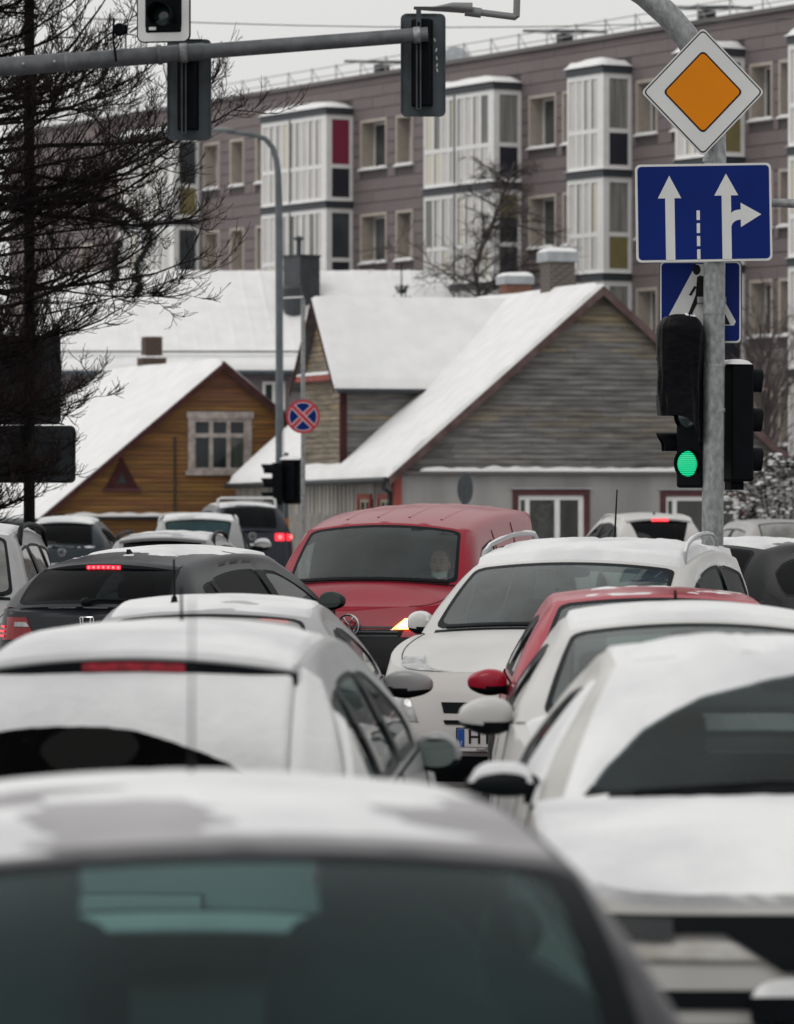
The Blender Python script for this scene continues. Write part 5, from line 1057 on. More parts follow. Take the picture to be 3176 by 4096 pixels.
    def seat(s, sx, ys):
        m = MB(); m.ellip((sx, ys + 0.2, 0.55), (0.24, 0.27, 0.10), 16, 8, 0.5); m.ellip((sx, ys - 0.10, 0.84), (0.23, 0.07, 0.32), 16, 10, 0.55, Matrix.Rotation(R(12), 3, 'X'))
        o = m.build('seat', SEATM, s.o, angle=60); MB().ellip((sx, ys - 0.19, 1.20), (0.125, 0.05, 0.085), 14, 8, 0.6).tube([(sx - 0.05, ys - 0.17, 1.0), (sx - 0.05, ys - 0.19, 1.2)], 0.008, 5).tube([(sx + 0.05, ys - 0.17, 1.0), (sx + 0.05, ys - 0.19, 1.2)], 0.008, 5).build('headrest', SEATM, o, angle=50)
    def done(s):
        s.body_o = s.body.build('body', s.pm, s.o, angle=38, weld=0.0015); return s
    # --- fittings
    def end_patch(s, name, pts, mt, front=False, off=0.006, sub=6, parent=None, depth=0.0):
        """a flat-ish piece that hugs the nose or tail; pts are (x, z) of a 4-sided outline"""
        a, b, c, d = [Vector((p[0], 0, p[1])) for p in pts]; sgn = 1 if front else -1
        def fn(u, v):
            p = (a * (1 - u) + b * u) * (1 - v) + (d * (1 - u) + c * u) * v; e = 4 * u * (1 - u) * 4 * v * (1 - v); p.y = s.endy(p.x, p.z, front) + sgn * (off + depth * min(1, e * 2)); return p
        m = MB(); m.grid(fn, sub, sub); 
        edge = [fn(i / sub, 0) for i in range(sub)] + [fn(1, i / sub) for i in range(sub)] + [fn(1 - i / sub, 1) for i in range(sub)] + [fn(0, 1 - i / sub) for i in range(sub)]
        m.loops([edge, [p - Vector((0, sgn * 0.03, 0)) for p in edge]]); return m.build(name, mt, parent or s.o, angle=40)
    def mirror(s, sg, mt, y=None, z=None, size=(0.115, 0.07, 0.075), low=TRIM, out_=0.13, glass=True, snow=0.0, ext=0.0):
        y = s.cowl[0] - 0.28 if y is None else y; z = s.belt(y) + 0.07 if z is None else z; x = s.X(y, z) + out_
        m = MB(); rot = Matrix.Rotation(R(-8 * sg), 3, 'Z')
        def sh(u, v):
            a = u * 2 * math.pi; b = (v - 0.5) * math.pi; pw_ = lambda q, e: math.copysign(abs(q) ** e, q)
            p = Vector((size[0] * pw_(math.cos(b), 0.7) * pw_(math.cos(a), 0.8), size[1] * pw_(math.cos(b), 0.6) * math.sin(a), size[2] * pw_(math.sin(b), 0.75)))
            if p.x * sg > 0: p.z *= 1 - 0.30 * (p.x * sg / size[0])
            if p.y < 0: p.y *= 0.55
            return rot @ p + Vector((sg * x, y, z))
        m.grid(sh, 28, 18)
        for i in range(len(m.f)):
            cz_ = sum(m.v[k][2] for k in m.f[i]) / 4; m.m[i] = 1 if cz_ < z - size[2] * 0.35 else 0
        o = m.build('mirror', [mt, low], s.o, angle=50)
        MB().tube([(sg * (x - out_ - 0.02), y - 0.0, z - 0.05), (sg * (x - size[0] * 0.6), y, z - 0.03)], [0.03, 0.028], 8).build('arm', TRIM, o, angle=50)
        if glass:
            g_ = MB(); g_.poly([rot @ Vector((size[0] * 0.82 * math.copysign(abs(math.cos(t)) ** 0.6, math.cos(t)), -size[1] * 0.55 - 0.004, size[2] * 0.72 * math.copysign(abs(math.sin(t)) ** 0.7, math.sin(t)) * (1 - 0.2 * max(0, sg * math.cos(t))))) + Vector((sg * x, y, z)) for t in [2 * math.pi * i / 24 for i in range(24)]]); g_.build('glass', MIRG, o)
        if snow:
            snowcap(lambda u, v: rot @ Vector(((u - 0.5) * 1.7 * size[0], (v - 0.5) * 1.5 * size[1], size[2] * (0.95 - 1.1 * (u - 0.5) ** 2 - 1.2 * (v - 0.5) ** 2))) + Vector((sg * x, y, z)), 14, 10, snow, 3, 6, 0.3).build('snow', SNOWC, o, angle=60)
        return o
    def snow(s, fn, u0, u1, v0, v1, th, seed, scale=2.0, thr=-0.3, nu=46, nv=40, amp=1.0, edge=0.06, name='snow', mask=None, fine=0.0):
        """snow lying on a body patch: thickness is noise minus a threshold, bare where negative"""
        m = MB(); K_ = []
        def nrm(u, v):
            n = (fn(min(1, u + 0.01), v) - fn(max(0, u - 0.01), v)).cross(fn(u, min(1, v + 0.01)) - fn(u, max(0, v - 0.01))).normalized(); return n if n.z >= 0 else -n
        def g_(a, b):
            u, v = u0 + (u1 - u0) * a, v0 + (v1 - v0) * b; p = fn(u, v); n_ = noise.fractal(Vector((p.x * scale + seed * 3.1, p.y * scale, p.z * scale)), 0.8, 2.0, 4)
            k = n_ * amp - thr
            if mask: k += mask(u, v)
            e = min(a, 1 - a, b, 1 - b) / edge; k = min(k, -0.15 + 0.9 * e); K_.append(k)
            h = th * (max(-0.4, min(1.0, k * 2.2))); h = th * math.tanh(k * 2.5) if k > 0 else max(-0.004, k * 0.1)
            return p + nrm(u, v) * (h + (fine * noise.noise(p * 14) if k > 0 else 0))
        m.grid(g_, nu, nv); keep = [i for i, f in enumerate(m.f) if any(K_[k] > -0.02 for k in f)]
        m.f = [m.f[i] for i in keep]; m.m = [m.m[i] for i in keep]; m.t = [m.t[i] for i in keep]
        return m.build(name, SNOWC, s.o, angle=70)
    def rails(s, r=0.016, mt=None, y0=None, y1=None, inset=0.02, lift=0.07, snow=0):
        y0 = s.rr[0] + 0.12 if y0 is None else y0; y1 = s.rf[0] - 0.15 if y1 is None else y1; mt = mt or TRIM
        for sg in (-1, 1):
            pts = []
            for i in range(15):
                t = i / 14; y = y0 + (y1 - y0) * t; z = s.zt_side(y); x = s.X(y, z) - inset; e = min(t, 1 - t) / 0.14
                pts.append(Vector((sg * x, y, z + 0.05 + lift * (1 - (1 - min(1, e)) ** 2) - (0.06 if e == 0 else 0))))
            o = MB().tube(pts, r, 8).build('roof_rail', mt, s.o, angle=60)
            if snow: MB().tube([p + Vector((0, 0, 0.008)) for p in pts], [snow * (0.6 + 0.5 * noise.noise(p * 5)) for p in pts], 8).build('snow', SNOWC, o, angle=60)
    def sunstrip(s, v0=0.80):
        MB().grid(lambda u, v: s.WS(0.05 + 0.9 * u, v0 + (0.915 - v0) * v) + Vector((0, -0.006, -0.006)), 16, 3).build('sun_strip', glass_mat('sun_strip_tint', (0.30, 0.33, 0.34), 0.0, 0.05, (0.05, 0.055, 0.06)), s.windshield, angle=60)
    def whip(s, y, h, lean=-0.1, r=0.005, x=0.0, base=0.022):
        z = s.rf[1] + (s.rr[1] - s.rf[1]) * (s.rf[0] - y) / (s.rf[0] - s.rr[0]) + s.crown + s.arch * 0.8
        MB().tube([(x, y, z - 0.02), (x, y + 0.005, z + 0.03), (x, y + 0.01, z + 0.035), (x, y + lean * h, z + h)], [base, base * 0.6, r * 1.4, r], 8).build('antenna', TRIM, s.o, angle=50)
    def fin(s, y, mt=None):
        z = s.rr[1] + s.crown + 0.01
        MB().prism([(-0.012, y - 0.07, z), (-0.012, y + 0.10, z - 0.01), (-0.012, y - 0.03, z + 0.065), (-0.012, y - 0.06, z + 0.065)], (0.024, 0, 0)).build('antenna_fin', mt or TRIM, s.o, bevel=0.004)
    def spoiler(s, ln=0.14, drop=0.02, th=0.045, mt=None, under=None, wk=0.98, lit=None, lw=0.16):
        mt = mt or s.pm; c = s.cR
        def top(u, v): p = c(u).copy(); p.x *= wk; return p + Vector((0, -ln * v * (1 - 0.35 * abs(2 * u - 1) ** 3), -drop * v + 0.012 - 0.012 * abs(2 * v - 1) ** 2))
        m = MB(); m.grid(top, 24, 6); s_o = None
        m.strip([top(i / 24, 1) for i in range(25)], [top(i / 24, 1) + Vector((0, 0.008, -th)) for i in range(25)])
        o = m.build('spoiler', mt, s.o, angle=50); b = MB(); b.strip([top(i / 24, 1) + Vector((0, 0.008, -th)) for i in range(25)], [top(i / 24, 0) + Vector((0, 0.0, -th - 0.03)) for i in range(25)]); b.build('underside', under or TRIM, o)
        s.sp_top = top; s.sp = o; s.sp_th = th
        return o
    def brake(s, u0, u1, zz0, zz1, mt, core=None, off=0.004, v=1.0):
        n = 12; t = s.sp_top; P = lambda u, z: t(u, v) + Vector((0, 0.004 - off, z))
        o = MB().strip([P(u0 + (u1 - u0) * i / n, zz0) for i in range(n + 1)], [P(u0 + (u1 - u0) * i / n, zz1) for i in range(n + 1)]).build('brake_light', mt, s.sp)
        if core:
            c = MB(); k = 7
            for i in range(k): p = P(u0 + (u1 - u0) * (i + 0.5) / k, (zz0 + zz1) / 2); c.ellip(p + Vector((0, -0.002, 0)), ((u1 - u0) * 0.038, 0.004, abs(zz1 - zz0) * 0.32), 8, 6)
            c.build('diodes', core, s.sp)
    def plate(s, z, front, chars=None, dx=0.0):
        y = s.endy(0, z, front); sg = 1 if front else -1
        o = MB().box((dx, y + sg * 0.025, z), (0.54, 0.02, 0.145)).build('plate_frame', TRIM, s.o, bevel=0.006)
        MB().box((dx, y + sg * 0.037, z + 0.012), (0.515, 0.004, 0.108)).build('number_plate', mat('plate_white', (0.6, 0.6, 0.6), 0.5), o)
        bx_ = dx + (-0.235 if not front else 0.235); MB().box((bx_, y + sg * 0.0385, z + 0.012), (0.042, 0.004, 0.106)).build('blue_band', mat('plate_blue', (0.008, 0.07, 0.33), 0.5), o)
        def txt(body, size, cx, cz, mt):
            cu = bpy.data.curves.new('plate_text', 'FONT'); cu.body = body; cu.size = size; cu.align_x = 'LEFT'; cu.align_y = 'CENTER'; cu.extrude = 0.0006; cu.offset = 0.0012 if size > 0.05 else 0.0; cu.materials.append(mt)
            tf = bpy.data.objects.new('lettering_font', cu); C.objects.link(tf); dg = bpy.context.evaluated_depsgraph_get(); me = bpy.data.meshes.new_from_object(tf.evaluated_get(dg)); bpy.data.objects.remove(tf); t = bpy.data.objects.new('lettering', me); C.objects.link(t); t.parent = o; t.location = (cx, y + sg * 0.0412, cz); t.rotation_euler = (R(90), 0, R(180) if front else 0)
        if chars:
            st = dx + (0.195 if front else -0.195); txt(chars, 0.118, st, z + 0.014, BLACKS)
            txt('LT', 0.026, dx + (0.253 if front else -0.253), z - 0.018, WHITES); MB().box((dx, y + sg * 0.0362, z - 0.057), (0.515, 0.004, 0.022)).build('dealer_strip', MATS['plate_white'], o); txt('AutoPLATZ', 0.026, dx + (0.14 if front else -0.14), z - 0.057, BLACKS)
        return o
    def wiper_front(s):
        for x0, x1 in ((0.55, -0.05), (-0.02, -0.58)):
            p = lambda u: s.WS(u, 0.035) + Vector((0, 0.02, 0.015))
            a, b = 0.5 + x0 / 1.35, 0.5 + x1 / 1.35; MB().tube([p(max(0.05, min(0.95, a + (b - a) * i / 8))) for i in range(9)], 0.011, 5).build('wiper', TRIM, s.o)
        c = MB(); c.grid(lambda u, v: s.WS(0.04 + 0.92 * u, -0.055 + 0.075 * v) + Vector((0, 0.012, 0.012)), 24, 3); c.build('cowl_panel', TRIM, s.o)
def sidept(c, y, z, off, sg=-1): return Vector((sg * (c.X(y, z) + off), y, z))
def emblem_ring(par, c, r, mt, letters, back=False, rz=0):
    o = MB().tube([(c[0] + r * math.cos(t), c[1], c[2] + r * math.sin(t)) for t in [2 * math.pi * i / 28 for i in range(29)]], r * 0.11, 6, False).build('emblem', mt, par, angle=50)
    m = MB(); P = lambda x, z: (c[0] + x * r, c[1], c[2] + z * r)
    for ln_ in letters: m.tube([P(*q) for q in ln_], r * 0.09, 5)
    m.build('letters', mt, o); return o
VW = [[(-0.5, 0.8), (0, 0.08), (0.5, 0.8)], [(-0.86, 0.35), (-0.42, -0.78), (0, -0.05), (0.42, -0.78), (0.86, 0.35)]]
G_GREEN = glass_mat('green_tinted_glass', (0.34, 0.56, 0.55), 0.6, 0.20, (0.030, 0.082, 0.088))
G_CLEAR = glass_mat('clear_car_glass', (0.58, 0.67, 0.645), 1.0, 0.13, (0.28, 0.355, 0.36))  # film colour partly stands for sky reflected in the windscreens
G_DARK = glass_mat('privacy_glass', (0.08, 0.09, 0.105), 0.25, 0.03, (0.06, 0.07, 0.09)); G_NIGHT = glass_mat('dark_windscreen', (0.26, 0.33, 0.33), 0.45, 0.10, (0.09, 0.135, 0.145))
G_TEAL = glass_mat('teal_car_glass', (0.22, 0.38, 0.40), 0.7, 0.22, (0.045, 0.14, 0.16))
G_FROST = glass_mat('salt_frosted_glass', (0.5, 0.5, 0.5), 0.8, 0.55, (0.36, 0.36, 0.35))
P_SILV = paint('dark_mauve_paint', (0.035, 0.034, 0.042), 0.4, 0.15, 0.1, 0.08, 0.22); P_WHITE = paint('white_paint', (0.58, 0.575, 0.56), 0.38, 0.16, 0.0); P_GREY = paint('graphite_paint', (0.030, 0.032, 0.038), 0.35, 0.18, 0.05, 0.08, 0.18)
P_RED = paint('van_red_paint', (0.27, 0.004, 0.020), 0.3, 0.14, 0.0, 0.16, 0.16); P_RED2 = paint('bright_red_paint', (0.36, 0.010, 0.032), 0.3, 0.1, 0.0, 0.2, 0.25); P_SIL2 = paint('silver_paint', (0.34, 0.345, 0.35)); P_NAVY = paint('navy_paint', (0.022, 0.026, 0.038)); P_BLK = paint('black_paint', (0.012, 0.013, 0.015))
P_BEIGE = paint('dirty_white_paint', (0.55, 0.54, 0.515), 0.45, 0.3, 0.0); P_SLATE = paint('slate_blue_paint', (0.030, 0.040, 0.048))
def pr(px, d, ly, rz, dx=0.0):      # ground position of a car whose point (dx, ly) must stand at column px, distance d
    q = at(px, 2000, d); f_ = Vector((-math.sin(rz), math.cos(rz))); r_ = Vector((math.cos(rz), math.sin(rz))); return (q.x - f_.x * ly - r_.x * dx, q.y - f_.y * ly - r_.y * dx, 0.005)

# nearest car
A = Car('hatchback', 'nearest grey hatchback with green rear glass and patchy roof snow', 'car', pr(985, 7.75, -1.5, R(6.5)), R(6.5), P_SILV, G_CLEAR, rgl=G_GREEN, L=4.3, W=1.72, cowl=(1.0, 0.93), zhf=0.70, rf=(0.15, 1.35, 0.605), rr=(-1.50, 1.335, 0.60), rb=(-1.98, 0.98), crown=0.04, arch=0.03, rbow=0.08, rwm=(0.004, 0.03, 0.08), n=9, strip=0.03, frit=0.05)
A.done(); A.mirror(1, P_SILV, out_=0.0, size=(0.07, 0.10, 0.075)); A.mirror(-1, P_SILV); A.whip(-0.1, 0.36, -0.02, 0.002, 0.0, 0.008)
fr_ = A.snow(A.RO, 0.0, 1.0, 0.0, 1.0, 0.003, 6, 2.0, thr=-0.6, amp=0.4, edge=0.02, name='roof_sheen', mask=lambda u, v: -0.8 * sm((v - 0.90) / 0.06)); fr_.data.materials[0] = mat('grey_roof_sheen', (0.36, 0.35, 0.365), 0.6, var=0.2, scale=3)  # thin mauve film: sky sheen of the bare dark roof put into colour
A.snow(A.RO, 0.02, 0.98, 0.0, 0.98, 0.014, 3, 1.5, thr=-0.02, amp=0.85, mask=lambda u, v: 0.75 * sm((0.45 - v) / 0.3) + (0.35 if 0.45 < u < 0.75 else 0.0) * sm((0.9 - v) / 0.3) + 0.45 * sm((0.25 - u) / 0.2) - 0.55 * sm((v - 0.86) / 0.08))
A.snow(A.hood, 0.05, 1.0, 0.0, 1.0, 0.04, 4, 1.2, thr=-0.5, amp=0.4, edge=0.02)
A.plate(0.62, False)
for sg in (-1, 1): A.end_patch('tail_light', [(sg * 0.60, 0.74), (sg * 0.83, 0.74), (sg * 0.80, 0.93), (sg * 0.62, 0.93)], REDL)

# second car in the left queue
B = Car('queued_hatchback', 'white snow covered hatchback with black spoiler strip ahead of the nearest car', 'car', pr(535, 14.95, -1.75, R(-4)), R(-4), P_SIL2, G_CLEAR, L=4.05, W=1.72, cowl=(0.95, 1.0), rf=(0.2, 1.43, 0.60), rr=(-1.55, 1.40, 0.60), rb=(-1.88, 0.92), n=7, rwm=(0.02, 0.06, 0.03), crown=0.05, arch=0.04, rbow=0.10, panes=[(-1.5, -1.12), (-1.05, -0.3), (-0.2, 0.55)], rgl=glass_mat('black_rear_glass', (0.03, 0.035, 0.04), 0.06, 0.02, (0.03, 0.03, 0.03)))
B.done(); B.spoiler(0.13, 0.015, 0.055, mt=P_SIL2, under=TRIM, wk=1.02)
n_ = 24; MB().strip([B.sp_top(i / n_, 1) + Vector((0, -0.003, -0.008)) for i in range(n_ + 1)], [B.sp_top(i / n_, 1) + Vector((0, 0.002, -0.055)) for i in range(n_ + 1)]).build('spoiler_strip', TRIM, B.o)
B.brake(0.34, 0.66, -0.016, -0.044, mat('dim_red_lamp', (0.30, 0.008, 0.022), 0.3, var=0.6, scale=26, emit=0.10), None, 0.012)
B.snow(B.RO, 0.0, 1.0, 0.0, 1.0, 0.025, 5, 1.2, thr=-0.3, amp=0.5, edge=0.03, fine=0.001, mask=lambda u, v: 0.5 * sm((v - 0.15) / 0.3) - 0.5 * sm((u - 0.86) / 0.1))
B.snow(lambda u, v: B.sp_top(u, v), 0.0, 1.0, 0.0, 1.0, 0.02, 7, 2, thr=-0.5, amp=0.5, edge=0.12, nv=10)
B.snow(B.RW, 0.0, 1.0, 0.03, 0.98, 0.03, 9, 1.2, thr=-0.1, amp=0.10, edge=0.02, mask=lambda u, v: 2.2 * (0.50 + 0.34 * max(0, (u - 0.40) / 0.6) ** 1.8 - v), fine=0.001, nu=70, nv=60)
for sg in (-1, 1):
    B.snow(lambda u, v, sg=sg: (lambda y: sidept(B, y, B.belt(y) - 0.02 + (B.zt_side(y) + 0.0 - B.belt(y)) * v, 0.0, sg))(-1.90 + 0.40 * u), 0, 1, 0, 1, 0.03, 66, 1.5, thr=-0.5, amp=0.4, edge=0.10, nu=24, nv=24, mask=lambda u, v: 0.5 * (0.8 - u - 0.4 * v))
    B.snow(lambda u, v, sg=sg: (lambda q, r: q.lerp(r, u))(*(lambda p: (p, sidept(B, p.y + 0.10, max(B.belt(p.y), p.z - 0.06), 0.0, sg)))(B.RW(0.5 + sg * 0.5, v))), 0, 1, 0, 1, 0.03, 67, 1.5, thr=-0.5, amp=0.3, edge=0.05, nu=8, nv=30)
B.whip(-0.65, 0.15, -0.05, 0.004, 0.03); B.mirror(1, P_SIL2, out_=0.08, size=(0.088, 0.07, 0.078), z=0.98); B.mirror(-1, P_WHITE)
for sg in (-1, 1): B.end_patch('tail_light', [(sg * 0.62, 0.70), (sg * 0.83, 0.70), (sg * 0.80, 0.95), (sg * 0.66, 0.95)], REDL)
B.plate(0.6, False)

# third car
Cc = Car('queued_saloon', 'silver saloon with thin snow on its roof behind the dark grey crossover', 'car', pr(900, 23.6, 0, R(-1.5)), R(-1.5), P_SIL2, G_CLEAR, L=4.3, W=1.74, cowl=(0.95, 0.98), rf=(0.15, 1.375, 0.58), rr=(-1.15, 1.35, 0.58), rb=(-1.72, 1.0), crown=0.04, arch=0.035, ztail=0.95, rgl=G_FROST)
Cc.done(); Cc.snow(Cc.RO, 0, 1, 0, 1, 0.02, 11, 1.4, thr=-0.12, amp=0.6, edge=0.04, mask=lambda u, v: 0.3 * (0.7 - v)); Cc.whip(-0.9, 0.22, -0.12, 0.005, -0.2)
Cc.mirror(1, P_SIL2, out_=0.15, size=(0.135, 0.075, 0.075), glass=False, z=0.94); Cc.mirror(-1, P_SIL2)
Cc.end_patch('tail_light', [(0.60, 0.72), (0.83, 0.72), (0.81, 0.94), (0.64, 0.94)], REDL); Cc.end_patch('tail_light', [(-0.60, 0.72), (-0.83, 0.72), (-0.81, 0.94), (-0.64, 0.94)], REDL); Cc.plate(0.6, False)

# graphite crossover, turned to the right
rzD = R(-19)
D = Car('crossover', 'dark graphite crossover with lit high brake light and snowy roof', 'car', pr(350, 33.5, -2.1, rzD), rzD, P_GREY, G_DARK, L=4.3, W=1.77, cowl=(1.0, 1.03), rf=(0.30, 1.47, 0.61), rr=(-1.52, 1.415, 0.62), rb=(-1.99, 1.095), zhf=0.88, ztail=1.05, crown=0.05, arch=0.05, rbow=0.12, leanr=0.06, rwm=(0.004, 0.10, 0.05), panes=[(-1.56, -1.30), (-1.24, -0.22), (-0.10, 0.72, G_CLEAR)], rgl=G_DARK, hwtop=0.95, n=7.5)
D.done(); D.spoiler(0.17, 0.03, 0.03, under=TRIM, wk=0.98)
D.brake(0.37, 0.63, -0.008, -0.042, REDON, REDHOT, 0.012)
D.snow(D.RO, 0.0, 1.0, 0.0, 1.0, 0.022, 13, 2.0, thr=-0.15, amp=0.6, edge=0.03, mask=lambda u, v: 1.3 * (0.62 - v))
D.fin(-1.25)
for sg in (-1, 1):
    t = D.end_patch('tail_light', [(sg * 0.42, 0.88), (sg * 0.86, 0.85), (sg * 0.86, 1.035), (sg * 0.50, 1.035)], REDL, off=0.012, parent=D.o)
    D.end_patch('reversing_lamp', [(sg * 0.47, 0.965), (sg * 0.60, 0.965), (sg * 0.60, 1.0), (sg * 0.50, 1.0)], LAMPC, off=0.018, parent=t)
    for k in range(3): D.end_patch('lit_strip', [(sg * 0.70, 0.885 + 0.035 * k), (sg * 0.855, 0.885 + 0.035 * k), (sg * 0.855, 0.90 + 0.035 * k), (sg * 0.70, 0.90 + 0.035 * k)], REDON, off=0.018, parent=t)
    D.end_patch('lit_edge', [(sg * 0.80, 0.86), (sg * 0.858, 0.86), (sg * 0.858, 1.025), (sg * 0.80, 1.025)], REDHOT, off=0.021, parent=t)
ey = D.endy(0, 0.99, False) - 0.012
em = MB(); em.tube([(-0.055, ey, 1.03), (-0.042, ey, 0.93), (0.042, ey, 0.93), (0.055, ey, 1.03), (0.05, ey, 1.04), (-0.05, ey, 1.04), (-0.055, ey, 1.03)], 0.006, 6, False); eo = em.build('emblem', CHROME, D.o, angle=50)
MB().tube([(-0.034, ey, 1.035), (-0.025, ey, 0.935)], 0.008, 6).tube([(0.034, ey, 1.035), (0.025, ey, 0.935)], 0.008, 6).tube([(-0.028, ey, 0.985), (0.028, ey, 0.985)], 0.007, 6).build('letter', CHROME, eo, angle=50)
wp = [D.RW(0.5, 0.97) + Vector((0, -0.03, 0.02)), D.RW(0.56, 0.93) + Vector((0, -0.02, 0.02)), D.RW(0.78, 0.90) + Vector((0, -0.015, 0.012))]; MB().tube(wp, [0.02, 0.014, 0.008], 6).ellip(wp[0], (0.045, 0.03, 0.035)).build('rear_wiper', TRIM, D.o, angle=50)
D.snow(D.deck, 0.0, 0.5, 0.08, 0.6, 0.012, 17, 5, thr=0.05, amp=0.9, nu=14, nv=60); D.mirror(1, P_GREY); D.mirror(-1, P_GREY); D.plate(0.72, False)

# red delivery van facing us
rzE = R(168)
E = Car('delivery_van', 'red delivery van facing us with black grille and masked driver', 'van', pr(1385, 36.0, 2.2, rzE), rzE, P_RED, glass_mat('van_windscreen', (0.72, 0.80, 0.78), 0.9, 0.08, (0.28, 0.35, 0.36)), L=4.4, W=1.80, cowl=(1.22, 1.18), rf=(0.62, 1.655, 0.745), rr=(-1.98, 1.80, 0.78), rb=(-2.14, 1.15), zhf=0.985, rgl=DASH, ztail=1.12, crown=0.065, arch=0.06, bow=0.20, rbow=0.03, leanr=0.04, leanf=0.20, hoodcrown=0.08, wsm=(0.03, 0.05, 0.05), panes=[(-0.05, 0.72)], tum=2.0, n=8, rfh=0.10)
E.done()
E.wiper_front()
for sg in (-1, 1):     # headlights; both dipped beams glow warm
    h_ = E.end_patch('headlight', [(sg * 0.34, 0.865), (sg * 0.88, 0.88), (sg * 0.86, 1.0), (sg * 0.50, 0.975)], LAMPC, True, off=0.012, depth=0.02)
    E.end_patch('lit_lamp', [(sg * 0.36, 0.875), (sg * 0.58, 0.872), (sg * 0.60, 0.985), (sg * 0.47, 0.975)], AMBON, True, off=0.035, parent=h_)
    E.end_patch('lit_core', [(sg * 0.40, 0.885), (sg * 0.57, 0.885), (sg * 0.58, 0.97), (sg * 0.48, 0.96)], mat('lit_warm_core', (1.0, 0.80, 0.50), 0.3, emit=7.0), True, off=0.045, parent=h_)
gr_ = E.end_patch('grille', [(-0.42, 0.80), (0.42, 0.80), (0.50, 0.955), (-0.50, 0.955)], TRIM, True, off=0.012)
for k in range(4): E.end_patch('slat', [(-0.41, 0.812 + 0.034 * k), (0.41, 0.812 + 0.034 * k), (0.41, 0.826 + 0.034 * k), (-0.41, 0.826 + 0.034 * k)], DARKM, True, off=0.022, parent=gr_)
E.end_patch('bumper', [(-0.86, 0.30), (0.86, 0.30), (0.88, 0.81), (-0.88, 0.81)], mat('bumper_plastic', (0.010, 0.011, 0.013), 0.6, spec=0.2), True, off=0.02, sub=14, depth=0.03)
emblem_ring(E.o, (0, E.endy(0, 0.90, True) + 0.055, 0.90), 0.085, CHROME, VW)
E.sunstrip(0.74)
for k in range(4):
    u = 0.2 + 0.2 * k; MB().grid(lambda a, b: E.RO(u - 0.012 + 0.024 * a, 0.13 + 0.8 * b) + Vector((0, 0, 0.008 * math.sin(math.pi * a) - 0.002)), 4, 20).build('roof_rib', P_RED, E.o, angle=60)
E.mirror(1, TRIM, size=(0.10, 0.07, 0.12), out_=0.12, z=1.30); E.mirror(-1, TRIM, size=(0.10, 0.07, 0.12), out_=0.12, z=1.30)
# door and panel seams and a worn white mark on the van's left side
sm_ = MB()
for y in (-0.12, -0.95): sm_.tube([sidept(E, y, 1.19 + (E.zt_side(y) + 0.02 - 1.19) * i / 8, 0.001) for i in range(9)], 0.006, 4)
sm_.tube([sidept(E, -0.2 - 1.65 * i / 12, 1.50 + 0.02 * math.sin(math.pi * i / 12), 0.002) for i in range(13)], 0.008, 4); sm_.tube([sidept(E, -1.85, 1.50 - 0.3 * i / 6, 0.002) for i in range(7)], 0.012, 4)
sm_.build('panel_seam', mat('seam_dark_red', (0.05, 0.004, 0.008), 0.6), E.o)
mk = MB(); arc = [(-0.42 - 0.12 * (1 - math.cos(R(a))), 1.27 + 0.13 * math.sin(R(a))) for a in range(0, 181, 20)]
mk.tube([sidept(E, y, z, 0.004) for y, z in arc], 0.012, 4); mk.tube([sidept(E, -0.54, 1.40, 0.004), sidept(E, -0.54, 1.44, 0.004)], 0.012, 4)
for k in range(6): mk.tube([sidept(E, -1.05 - 0.09 * k, 1.37, 0.004), sidept(E, -1.11 - 0.09 * k, 1.37, 0.004)], 0.010, 4)
mk.build('white_marking', mat('faded_white_mark', (0.42, 0.25, 0.25), 0.6), E.o)

# driver of the van: one continuous body, hair, jacket and a mask under the chin
SKIN = mat('skin', (0.62, 0.38, 0.30), 0.6); JACK = mat('grey_jacket', (0.16, 0.17, 0.19), 0.9, var=0.2)
sx_ = -0.36; ysd = E.cowl[0] - 1.02
def local_to_world(car, p): return Matrix.Translation(car.o.location) @ Matrix.Rotation(car.o.rotation_euler[2], 4, 'Z') @ Vector(p)
PE = thing('person', 'van driver in grey jacket with pale mask pulled under chin', 'person', local_to_world(E, (sx_, ysd, 0.62)), rzE)
bd = MB()
def ringp(c, rx, ry, n=20, e=1.0): return [Vector((c[0] + rx * math.cos(2 * math.pi * i / n), c[1] + ry * math.sin(2 * math.pi * i / n), c[2])) for i in range(n)]
prof_ = [(0.0, -0.05, 0.17, 0.11), (0.12, -0.06, 0.17, 0.12), (0.28, -0.07, 0.175, 0.12), (0.40, -0.08, 0.19, 0.11), (0.48, -0.09, 0.20, 0.095), (0.535, -0.085, 0.15, 0.08), (0.565, -0.07, 0.07, 0.065), (0.60, -0.06, 0.056, 0.06), (0.635, -0.045, 0.058, 0.07), (0.66, -0.03, 0.062, 0.085), (0.70, -0.028, 0.072, 0.092), (0.75, -0.03, 0.077, 0.096), (0.80, -0.035, 0.076, 0.095), (0.845, -0.042, 0.062, 0.078), (0.87, -0.045, 0.03, 0.04), (0.875, -0.045, 0.004, 0.004)]
rg = [ringp((0, b, a), c, d) for a, b, c, d in prof_]; bd.loops(rg)
for i, f in enumerate(bd.f):
    zc_ = sum(bd.v[k][2] for k in f) / len(f); bd.m[i] = 1 if zc_ < 0.58 else 0
